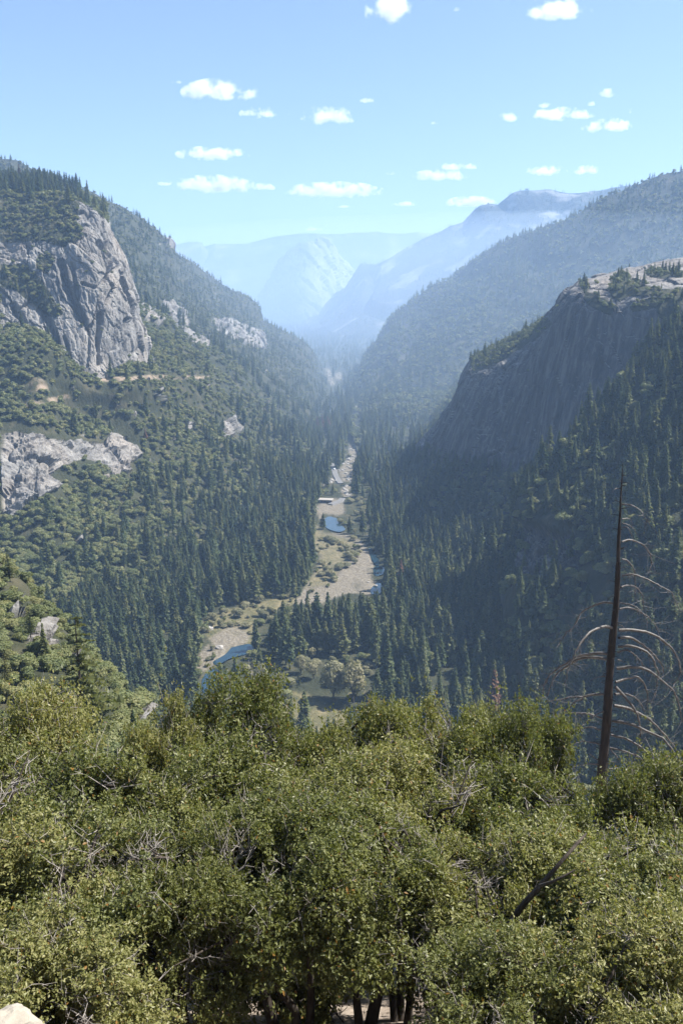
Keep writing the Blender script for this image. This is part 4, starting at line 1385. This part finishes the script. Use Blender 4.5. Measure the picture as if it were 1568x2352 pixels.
# ------------------------------------------------------------------ foreground oaks
def oak(seed, H=6.6, R=2.75, lobes=84, leaves=110000, low=0.24):
    r = np.random.default_rng(seed)
    tr, tw = Geo(), Geo()
    # lobe centres on a domed crown
    th = r.uniform(0, 6.28, lobes)
    cz = r.beta(1.6, 1.2, lobes)
    prof = np.sqrt(np.clip(1 - (np.abs(cz - 0.35) / 0.72) ** 2.2, 0.02, 1))
    rad = R * prof * np.sqrt(r.uniform(0.25, 1.0, lobes)) * 0.92
    C = np.stack([rad * np.cos(th), rad * np.sin(th), H * (low + (0.9 - low) * cz)], -1)
    Rr = r.uniform(0.30, 0.78, lobes)
    EX = r.uniform(0.75, 1.35, (lobes, 3)) * np.array([1.1, 1.1, .85])
    nst = int(r.integers(2, 5))
    limbs = []
    for s in range(nst):
        a = s * 6.283 / nst + r.uniform(-.5, .5)
        e = np.array([math.cos(a) * R * r.uniform(.4, .62), math.sin(a) * R * r.uniform(.4, .62), H * r.uniform(.62, .78)])
        b0 = np.array([0.12 * math.cos(a), 0.12 * math.sin(a), -0.6])
        mid = np.array([e[0] * .35, e[1] * .35, H * .33]) + r.normal(0, .14, 3)
        pts = catmull(np.array([b0, b0 * .5 + mid * .5 + r.normal(0, .1, 3), mid, mid * .5 + e * .5 + r.normal(0, .2, 3), e]), 22)
        tr.tube(pts, np.linspace(0.15 if low < .4 else 0.21, 0.035, 22) * r.uniform(.8, 1.15), 8)
        limbs.append(pts)
    LP = np.concatenate(limbs)
    for c, rr in zip(C, Rr):
        d = np.linalg.norm(LP - c, axis=1) + np.maximum(0, LP[:, 2] - c[2] + 0.3) * 1.5
        s = LP[np.argmin(d)]
        m = s * .5 + c * .5 + r.normal(0, .18, 3) + np.array([0, 0, .12])
        pts = catmull(np.array([s, m, c, c + (c - m) * 0.45]), 11)
        tr.tube(pts, np.linspace(0.045, 0.010, 11), 5)
        for q in range(6):
            dv = r.normal(size=3); dv[2] = abs(dv[2]) * .9 - .15
            dv /= np.linalg.norm(dv)
            e = c + dv * rr * r.uniform(.85, 1.22)
            pts = np.array([c + r.normal(0, .1, 3), c * .5 + e * .5 + r.normal(0, .09, 3), e])
            tw.tube(catmull(pts, 5), np.linspace(0.011, 0.004, 5), 4, 0, False)
            for _ in range(2):
                b_ = pts[1] * .4 + e * .6
                tw.tube([b_, b_ + (dv + r.normal(0, .6, 3)) * r.uniform(.12, .3)], [0.006, 0.003], 3, 0, False)
    # leaves: small tufts spread through the outer part of each lobe
    nt_ = leaves // 7
    w = Rr ** 2
    li = r.choice(lobes, nt_, p=w / w.sum())
    d = r.normal(size=(nt_, 3)); d[:, 2] += 0.25
    d /= np.linalg.norm(d, axis=1)[:, None]
    ctr = C[li] + d * (Rr[li] * (r.uniform(0.1, 1.0, nt_) ** 0.5 + np.where(r.random(nt_) < .25, r.exponential(0.28, nt_), 0)))[:, None] * EX[li]
    keep = fbm(ctr * 1.0 + seed, 3, seed) > -0.08
    ctr, d = ctr[keep], d[keep]
    ctr = np.repeat(ctr, 7, 0); dd_ = np.repeat(d, 7, 0)
    n = len(ctr)
    p = ctr + r.normal(0, 0.055, (n, 3))
    nn_ = dd_ * 0.35 + np.array([0, 0, 0.45]) + r.normal(size=(n, 3)) * 0.62
    nn_ /= np.linalg.norm(nn_, axis=1)[:, None]
    a = np.cross(nn_, r.normal(size=(n, 3))); a /= np.linalg.norm(a, axis=1)[:, None]
    b = np.cross(nn_, a)
    L = r.uniform(0.030, 0.062, n)[:, None]
    W = L * r.uniform(0.42, 0.62, (n, 1))
    V = np.stack([p - a * L, p - a * L * .1 + b * W + nn_ * W * .35, p + a * L, p - a * L * .1 - b * W + nn_ * W * .35], 1).reshape(-1, 3)
    lm = mesh("crown", V, np.arange(n * 4).reshape(-1, 4), (M_OAK,))
    return tr.mesh("trunk", (M_BARK,), True), tw.mesh("twig", (M_TWIG,)), lm, H, R


OAKS = [oak(500 + i, 6.6, 2.75) for i in range(5)] + [oak(510 + i, 6.6, 2.75, 60, 80000, 0.40) for i in range(2)] + [oak(520 + i, 6.6, 2.75, 50, 70000, 0.62) for i in range(2)]
PLACES = [
    # px, py of the crown top, distance, crown radius, label
    (22, 1598, 22, 2.7, "evergreen oak at the far left of the canopy edge, below the brushy spur"),
    (-110, 1640, 20, 2.9, "evergreen oak cut by the left edge of the view, behind the leftmost row"),
    (205, 1752, 20.0, 2.0, "low evergreen oak in the dip right under the lone pine"),
    (388, 1622, 21.5, 1.9, "evergreen oak just right of the lone pine on the canopy edge"),
    (548, 1568, 22, 2.5, "tallest evergreen oak on the canopy edge, below the lowest river pool"),
    (690, 1655, 23, 2.2, "evergreen oak under the pale cottonwoods on the canopy edge"),
    (845, 1618, 23, 2.3, "evergreen oak with a pointed top in the middle of the canopy edge"),
    (965, 1624, 24, 2.3, "evergreen oak right of the middle of the canopy edge, below the river conifers"),
    (1120, 1634, 23, 2.5, "broad evergreen oak below the rust-brown dead conifer"),
    (1212, 1634, 22, 2.0, "evergreen oak at the left side of the dead snag, reaching its branches"),
    (1525, 1785, 19, 2.0, "evergreen oak at the right side of the dead snag's foot"),
    (1640, 1765, 19, 2.6, "evergreen oak cut by the right edge, beyond the snag"),
    (95, 1745, 16.5, 2.7, "evergreen oak with grey twigs in the second row, at the left edge"),
    (310, 1790, 16.5, 2.4, "evergreen oak with bare grey twigs below the lone pine"),
    (505, 1745, 17.2, 2.6, "evergreen oak in the second row below the tallest one"),
    (715, 1760, 17.2, 2.6, "evergreen oak in the second row, just left of the middle"),
    (930, 1745, 17.6, 2.6, "evergreen oak in the second row, just right of the middle"),
    (1130, 1765, 17.2, 2.6, "evergreen oak in the second row left of the snag"),
    (1335, 1905, 16.0, 1.9, "evergreen oak hiding the foot of the dead snag"),
    (20, 1950, 13, 2.4, "evergreen oak in the third row at the left edge above the pale rock"),
    (245, 1935, 13.2, 2.3, "evergreen oak in the third row above and right of the pale rock"),
    (420, 1930, 13.5, 1.7, "evergreen oak in the third row left of the dark trunks"),
    (660, 1885, 14.0, 2.2, "evergreen oak with dark trunks showing under it, left of the middle"),
    (850, 1895, 14.0, 2.2, "evergreen oak with dark trunks showing under it, near the middle"),
    (1100, 1945, 13.6, 1.75, "evergreen oak in the third row right of the dark trunks"),
    (1250, 1985, 13, 2.4, "evergreen oak with a long dark slanting limb, right of the middle"),
    (1470, 1955, 13, 2.4, "evergreen oak in the third row near the right edge"),
    (1640, 2000, 12, 2.4, "evergreen oak cut by the right edge in the third row"),
    (90, 2180, 10.6, 1.9, "small evergreen oak beside the pale rock"),
    (1170, 2200, 10.4, 1.8, "small evergreen oak at the bottom, right of the bare ground"),
    (1400, 2160, 10.4, 2.0, "sunlit evergreen oak at the bottom right"),
    (1570, 2180, 9.8, 1.9, "evergreen oak in the bottom right corner"),
]
for j, (bx_, by_, Yv, Rw, lab) in enumerate(PLACES):
    top = unproj(bx_, by_, Yv)
    zg = float(slope_z(top[0], Yv)) - 0.1
    tr_, tw_, lm_, H_, R__ = OAKS[7 + j % 2 if 'dark trunks showing' in lab else 5 + j % 2 if 'third row' in lab else j % 5]
    o = empty("evergreen_oak", (top[0], Yv, zg), rng.uniform(0, 6.28))
    o.scale = (Rw / R__, Rw / R__, (top[2] - zg) / (H_ * 0.97))
    for nm2, m_ in (("trunk", tr_), ("twigs", tw_), ("crown", lm_)):
        obj(nm2, m_, o)
    tag(o, lab, "oak tree", "evergreen oaks below the viewpoint")
    if "bare grey twigs" in lab:
        rt_ = np.random.default_rng(55)
        sc_ = np.array(o.scale)
        g = Geo()

        def fork(a_, d_, L_, r_, lv):
            d_ = d_ / np.linalg.norm(d_)
            m_ = a_ + d_ * L_ * .5 + rt_.normal(0, .05 * L_, 3)
            e_ = a_ + d_ * L_ + rt_.normal(0, .08 * L_, 3)
            g.tube(catmull(np.array([a_, m_, e_]), 6), np.linspace(r_, r_ * .6, 6), 5, 0, False)
            if lv:
                for _ in range(3 if lv > 1 else 4):
                    fork(e_ * .6 + m_ * .4 if rt_.random() < .5 else e_, d_ + rt_.normal(0, .55, 3), L_ * rt_.uniform(.5, .75), r_ * .58, lv - 1)
        cr_, sr_ = math.cos(-o.rotation_euler[2]), math.sin(-o.rotation_euler[2])
        for tx, ty, tz in ((-1.2, -1.0, 1.0), (-0.4, -1.2, 1.0), (-1.6, -0.6, .8)):
            v_ = np.array([tx * cr_ - ty * sr_, tx * sr_ + ty * cr_, 0])
            fork(np.array([v_[0] * .75, v_[1] * .75, 4.4]), np.array([v_[0] * .5, v_[1] * .5, tz]), 0.95, 0.045, 4)
        obj("dead_limb", g.mesh("dead_limb", (M_TWIG,)), o)
    if "slanting limb" in lab:
        mi = Matrix.Translation(o.location) @ o.rotation_euler.to_matrix().to_4x4() @ Matrix.Diagonal((*o.scale, 1))
        mi = mi.inverted()
        pl = np.array([unproj(*c) for c in ((1110, 2230, 12.6), (1185, 2100, 12.2), (1240, 2035, 12.05), (1300, 1965, 12.1), (1345, 1915, 12.5))])
        pl = np.array([mi @ Vector(v) for v in catmull(pl, 26)])
        g = Geo(); g.tube(pl, np.linspace(0.085, 0.02, 26), 8)
        p2 = np.array([mi @ Vector(v) for v in catmull(np.array([unproj(*c) for c in ((1240, 2035, 11.8), (1275, 2022, 11.5), (1320, 1998, 11.5))]), 10)])
        g.tube(p2, np.linspace(0.04, 0.012, 10), 6)
        obj("limb", g.mesh("limb", (M_BARK,), True), o)

# ------------------------------------------------------------------ lone pine
t_, c_ = conifer_geo(901, 18, 6, 12, 0.28, 0.03, 0.2, 0.50)
base = unproj(205, 1765, 108)
topz = unproj(200, 1412, 108)[2]
o = empty("pine_tree", tuple(base), 0.4)
hp = topz - base[2]
o.scale = (hp, hp, hp)
obj("trunk", t_.mesh("trunk", (M_BARK,)), o); obj("crown", c_.mesh("crown", (M_PINE,)), o)
tag(o, "lone young pine with a dark bare trunk standing above the oaks at left", "pine tree")
for bx_, b0, b1, Yv, lab in ((25, 1345, 1262, 215, "thin pine on the crest of the near spur at the left edge"), (72, 1470, 1385, 175, "thin pine halfway down the near spur"),
                             (20, 1600, 1500, 150, "small dark pine on the near spur by the left edge")):
    b_ = unproj(bx_, b0, Yv); t2 = unproj(bx_, b1, Yv)[2]
    o = empty("pine_tree", tuple(b_), bx_); s_ = t2 - b_[2]; o.scale = (s_ * .9, s_ * .9, s_)
    obj("trunk", bpy.data.meshes["trunk"] if False else t_.mesh("trunk", (M_BARK,)), o); obj("crown", c_.mesh("crown", (M_PINE,)), o)
    tag(o, lab, "pine tree", "pines on the near spur")

# ------------------------------------------------------------------ dead snag
SY_ = 42.0


def snag_pt(zx, zy, dy=0.0):
    x_, y_ = (1900 + zx / 1.81) * W0 / 2500, (1650 + zy / 1.81) * W0 / 2500
    q = unproj(x_, y_, SY_)
    return q + np.array([0, dy, 0])


TRK = [(528, 2560, 84), (540, 2290, 76), (560, 2000, 68), (590, 1600, 60), (606, 1400, 54), (625, 1200, 47), (650, 900, 35), (662, 600, 23), (672, 300, 11), (676, 160, 6), (679, 80, 2.5)]
org = snag_pt(TRK[0][0], TRK[0][1])
snag = empty("dead_snag", tuple(org))
tag(snag, "tall dead snag with a dark trunk and bare arching branches above the oaks", "dead tree")
tp = np.array([snag_pt(a_, b_) for a_, b_, _ in TRK])
tr_r = np.array([c / 1.81 * 0.6272 / FPX * 50 / 2 for *_, c in TRK])
tp = catmull(tp, 70); tr_r = catmull(tr_r, 70)
tr_r = tr_r * (1 + 0.16 * vnoise(tp * 2.2, 3)) * 0.86
tp_l = tp + np.stack([0.05 * vnoise(tp * .5, 5), 0.05 * vnoise(tp * .5, 6), 0 * tp[:, 0]], -1)
g = Geo(); g.tube(tp_l - org, tr_r, 12)
rs = np.random.default_rng(77)
for _ in range(46):
    i = int(rs.integers(10, 66))
    a_ = rs.uniform(0, 6.28)
    d_ = np.array([math.cos(a_), math.sin(a_), rs.uniform(-.1, .35)])
    g.tube([tp_l[i] - org, tp_l[i] - org + d_ * (tr_r[i] + rs.uniform(.1, .45))], [0.028, 0.012], 5)
obj("trunk", g.mesh("trunk", (M_SNAG,), True), snag)
BR = [
    [(680, 355), (730, 353), (775, 380), (803, 430), (795, 470)], [(680, 455), (720, 455), (755, 480), (765, 520)], [(683, 482), (720, 492), (755, 520), (773, 555)],
    [(680, 510), (710, 505), (730, 550), (735, 590)], [(680, 605), (735, 597), (800, 620), (860, 660), (900, 710), (908, 760), (900, 810), (880, 835)],
    [(680, 720), (715, 730), (745, 765), (765, 820), (775, 900), (770, 960)], [(680, 830), (740, 815), (810, 830), (890, 865), (960, 905), (1000, 965), (1017, 1020)],
    [(672, 905), (730, 908), (800, 935), (850, 980), (880, 1050), (885, 1110)], [(668, 1010), (730, 1008), (775, 1030), (810, 1080), (812, 1120)],
    [(665, 1050), (730, 1047), (800, 1075), (870, 1120), (920, 1175), (945, 1240)], [(655, 1155), (690, 1175), (725, 1230)],
    [(658, 1190), (740, 1190), (830, 1205), (920, 1240), (1000, 1300), (1050, 1370), (1073, 1440), (1070, 1500), (1030, 1560)],
    [(660, 1240), (740, 1250), (810, 1290), (870, 1340), (930, 1400), (980, 1470), (995, 1520)], [(654, 1300), (720, 1285), (800, 1300), (850, 1340), (880, 1420), (885, 1500), (865, 1600)],
    [(650, 1340), (700, 1315), (750, 1340), (790, 1380), (812, 1425)], [(650, 1385), (690, 1395)], [(645, 1445), (740, 1428), (820, 1435), (890, 1475), (960, 1530), (1010, 1590), (1035, 1660), (1045, 1760)],
    [(638, 1535), (720, 1525), (800, 1530), (840, 1560), (870, 1610), (885, 1690), (890, 1760)], [(636, 1565), (690, 1620), (740, 1680), (770, 1740), (778, 1830), (770, 1930), (740, 2000)],
    [(632, 1615), (720, 1640), (790, 1680), (850, 1740), (900, 1830)], [(626, 1690), (720, 1710), (800, 1750), (870, 1790), (930, 1850), (1000, 1920), (1040, 1990), (1055, 2040)],
    [(618, 1790), (720, 1780), (820, 1800), (890, 1820), (940, 1900), (950, 1970), (920, 2040)], [(608, 1885), (690, 1885), (760, 1910), (820, 1950), (860, 2000), (870, 2060)],
    [(600, 1970), (700, 1975), (770, 2000), (830, 2070)], [(592, 2060), (650, 2055)], [(592, 2110), (680, 2110), (760, 2120)], [(600, 1980), (640, 2020), (660, 2060)],
    [(660, 250), (630, 248), (608, 268)], [(640, 960), (600, 970), (570, 1000)], [(635, 1013), (570, 1018), (510, 1050), (450, 1100), (420, 1150), (390, 1220), (340, 1280), (300, 1370)],
    [(620, 1175), (560, 1150), (500, 1145), (430, 1155), (370, 1185), (320, 1230), (290, 1290), (250, 1350), (220, 1430)], [(605, 1350), (540, 1355), (470, 1375), (400, 1410), (340, 1460), (280, 1510), (230, 1580), (205, 1660), (203, 1720)],
    [(600, 1385), (520, 1390), (450, 1410), (390, 1450), (330, 1510), (290, 1560), (260, 1640), (235, 1730)], [(595, 1495), (520, 1492), (455, 1510)],
    [(580, 1612), (490, 1625), (420, 1645), (340, 1650), (270, 1675), (190, 1690)], [(420, 1645), (370, 1670), (320, 1740), (280, 1790)], [(565, 1727), (500, 1730), (440, 1750), (390, 1770), (350, 1790)],
    [(565, 1780), (490, 1765), (420, 1765), (340, 1775), (265, 1800)], [(555, 1855), (490, 1855), (430, 1880), (375, 1915)], [(550, 1950), (480, 1935), (420, 1930), (370, 1942)],
    [(540, 2060), (490, 2040), (470, 2035)], [(535, 2080), (430, 2055), (340, 2055)],
]
for bi, b_ in enumerate(BR):
    a_ = np.array(b_, float)
    reach = np.abs(a_[:, 0] - a_[0, 0])
    length = np.hypot(*np.diff(a_, axis=0).T).sum()
    kdep = rs.uniform(-0.75, 0.75)
    pts = np.array([snag_pt(x_, y_, kdep * rc / 1.81 * .6272 / FPX * 48) for (x_, y_), rc in zip(a_, reach)])
    n_ = max(8, len(a_) * 5)
    pts = catmull(pts, n_)
    pts += (rs.normal(0, 0.012, pts.shape) + 0.05 * np.stack([vnoise(pts * 2.5, 40 + bi), vnoise(pts * 2.5, 90 + bi), vnoise(pts * 2.5, 140 + bi)], -1)) * np.linspace(0, 1.5, n_)[:, None]
    r0 = min(0.095, 0.028 + length * 0.00013) * (1.0 if a_[0, 1] > 1100 else 0.72)
    rad = np.linspace(r0, r0 * 0.22, n_)
    g = Geo(); g.tube(pts - org, rad, 7)
    br_o = obj("branch", g.mesh("branch", (M_SNAGBR,), True), snag)
    g = Geo()
    if length > 150:
        for _ in range(int(length / 16)):
            i = int(rs.integers(n_ // 3, n_))
            d_ = rs.normal(size=3) * np.array([1, 1, .7]); d_[2] -= .35
            L_ = rs.uniform(.1, .75) * (0.5 + i / n_)
            e1 = pts[i] + d_ * L_ * .5; e2 = e1 + (d_ + rs.normal(0, .5, 3)) * L_ * .6
            g.tube(np.array([pts[i], e1, e2]) - org, [0.009, 0.006, 0.003], 4, 0, False)
        obj("twig", g.mesh("twig", (M_SNAGBR,)), br_o)

# ------------------------------------------------------------------ pale rock beside the viewpoint
o = obj("boulder", boulder_mesh(31, M_ROCK, "boulder", 5, 0.35), None, tuple(unproj(20, 2400, 1.95)))
o.scale = (0.088, 0.11, 0.10)
tag(o, "pale sunlit granite rock in the bottom left corner", "boulder")

# ------------------------------------------------------------------ clouds
def cloud_mat():
    m = bpy.data.materials.new("cloud_vapour")
    m.use_nodes = True
    nt = m.node_tree
    for n_ in list(nt.nodes):
        if n_.type != 'OUTPUT_MATERIAL':
            nt.nodes.remove(n_)
    g = N(nt)
    co = g.node("ShaderNodeTexCoord").outputs["Object"]
    pos = g.node("ShaderNodeNewGeometry").outputs["Position"]
    ln = g.node("ShaderNodeVectorMath", operation='LENGTH'); g.link(co, ln.inputs[0])
    n1 = g.noise(pos, 0.0058, 8, 0.70)
    sz_ = g.node("ShaderNodeSeparateXYZ"); g.link(co, sz_.inputs[0])
    fl = g.math('MULTIPLY', g.math('MAXIMUM', g.math('SUBTRACT', g.math('MULTIPLY', sz_.outputs[2], -1.0), 0.30), 0.0), 2.5)
    d = g.math('SUBTRACT', g.math('ADD', 0.90, g.math('MULTIPLY', g.math('SUBTRACT', n1, 0.49), 8.0)), g.math('ADD', fl, g.math('MULTIPLY', ln.outputs["Value"], 1.3)))
    d = g.math('MULTIPLY', d, 1.6, clamp=True)
    pv = g.node("ShaderNodeVolumePrincipled")
    pv.inputs["Color"].default_value = (1, 1, 1, 1)
    pv.inputs["Anisotropy"].default_value = 0.25
    g.link(g.math('MULTIPLY', d, 0.012), pv.inputs["Density"])
    g.link(pv.outputs[0], nt.nodes["Material Output"].inputs["Volume"])
    return m


M_CLOUD = cloud_mat()
cl_me = boulder_mesh(5, M_CLOUD, "cloud", 3, 0.0)
cl_v = np.array([v.co[:] for v in cl_me.vertices]) / np.array([1.2, .95, .7])
cl_v /= np.linalg.norm(cl_v, axis=1)[:, None]
cl_me.vertices.foreach_set("co", (cl_v * 1.15).astype(np.float32).ravel())
CLOUDS = [
    (895, 22, 105, 95, "tall white cloud cut by the top edge near the middle"), (505, 212, 160, 50, "wide puffy cloud high on the left"), (608, 261, 105, 28, "thin ragged cloud right of the high left cloud"),
    (757, 268, 122, 44, "puffy cloud high in the middle of the sky"), (490, 355, 155, 30, "long flat cloud on the left, halfway down the sky"), (492, 427, 182, 42, "largest low cloud on the left, above the second ridge"),
    (608, 431, 52, 22, "small cloud touching the right end of the largest low left cloud"), (385, 422, 46, 14, "small wisp at the left end of the largest low left cloud"), (768, 440, 205, 36, "long flat-bottomed low cloud in the middle above the far rock"),
    (1012, 405, 118, 30, "flat cloud right of the middle above the third ridge"), (1045, 384, 95, 18, "thin streak on top of the flat cloud right of the middle"), (1288, 264, 140, 28, "upper part of the long double cloud on the right"),
    (1394, 292, 112, 36, "lower right part of the long double cloud on the right"), (1168, 271, 46, 28, "small puff just left of the long double cloud"), (1393, 217, 36, 26, "small round puff above the long double cloud"),
    (1250, 394, 92, 26, "small flat cloud above the plateau of the third ridge"), (1347, 394, 58, 26, "small cloud over the right end of the third ridge"), (1080, 466, 112, 26, "low cloud partly behind the brow of the third ridge"),
    (1272, 22, 170, 40, "broad cloud at the top edge on the right"), (1245, 244, 50, 14, "thin wisp above the left end of the double cloud"), (1447, 256, 26, 20, "tiny puff at the far right of the double cloud"),
    (900, 398, 36, 16, "tiny cloud between the long middle cloud and the flat one"), (935, 470, 62, 12, "faint low streak left of the third ridge brow"), (718, 527, 42, 14, "tiny cloud just over the far mountain crest"),
    (1045, 22, 20, 14, "tiny round puff near the top edge"), (411, 190, 30, 12, "tiny wisp high at the left"), (1005, 283, 30, 10, "faint wisp right of the high middle cloud"), (788, 475, 34, 8, "thin dash under the long middle cloud"),
    (1358, 240, 18, 14, "tiny fleck above the double cloud"), (850, 232, 44, 14, "faint wisp above right of the high middle cloud"),
]
for cx_, cy_, w_, h_, lab in CLOUDS:
    u = unproj(cx_, cy_, 1.0)
    Yv = 1750.0 / max(u[2], 0.05)
    Yv = min(Yv, 26000)
    p = u * Yv
    _, _, d_ = proj(p)
    o = obj("cloud", cl_me, None, tuple(p))
    sx_ = w_ / 2 / FPX * float(d_)
    sz_ = h_ / 2 / FPX * float(d_) * 0.98
    o.scale = (sx_, max(sx_ * 0.6, sz_), sz_)
    tag(o, lab, "cloud", "small white cumulus clouds")
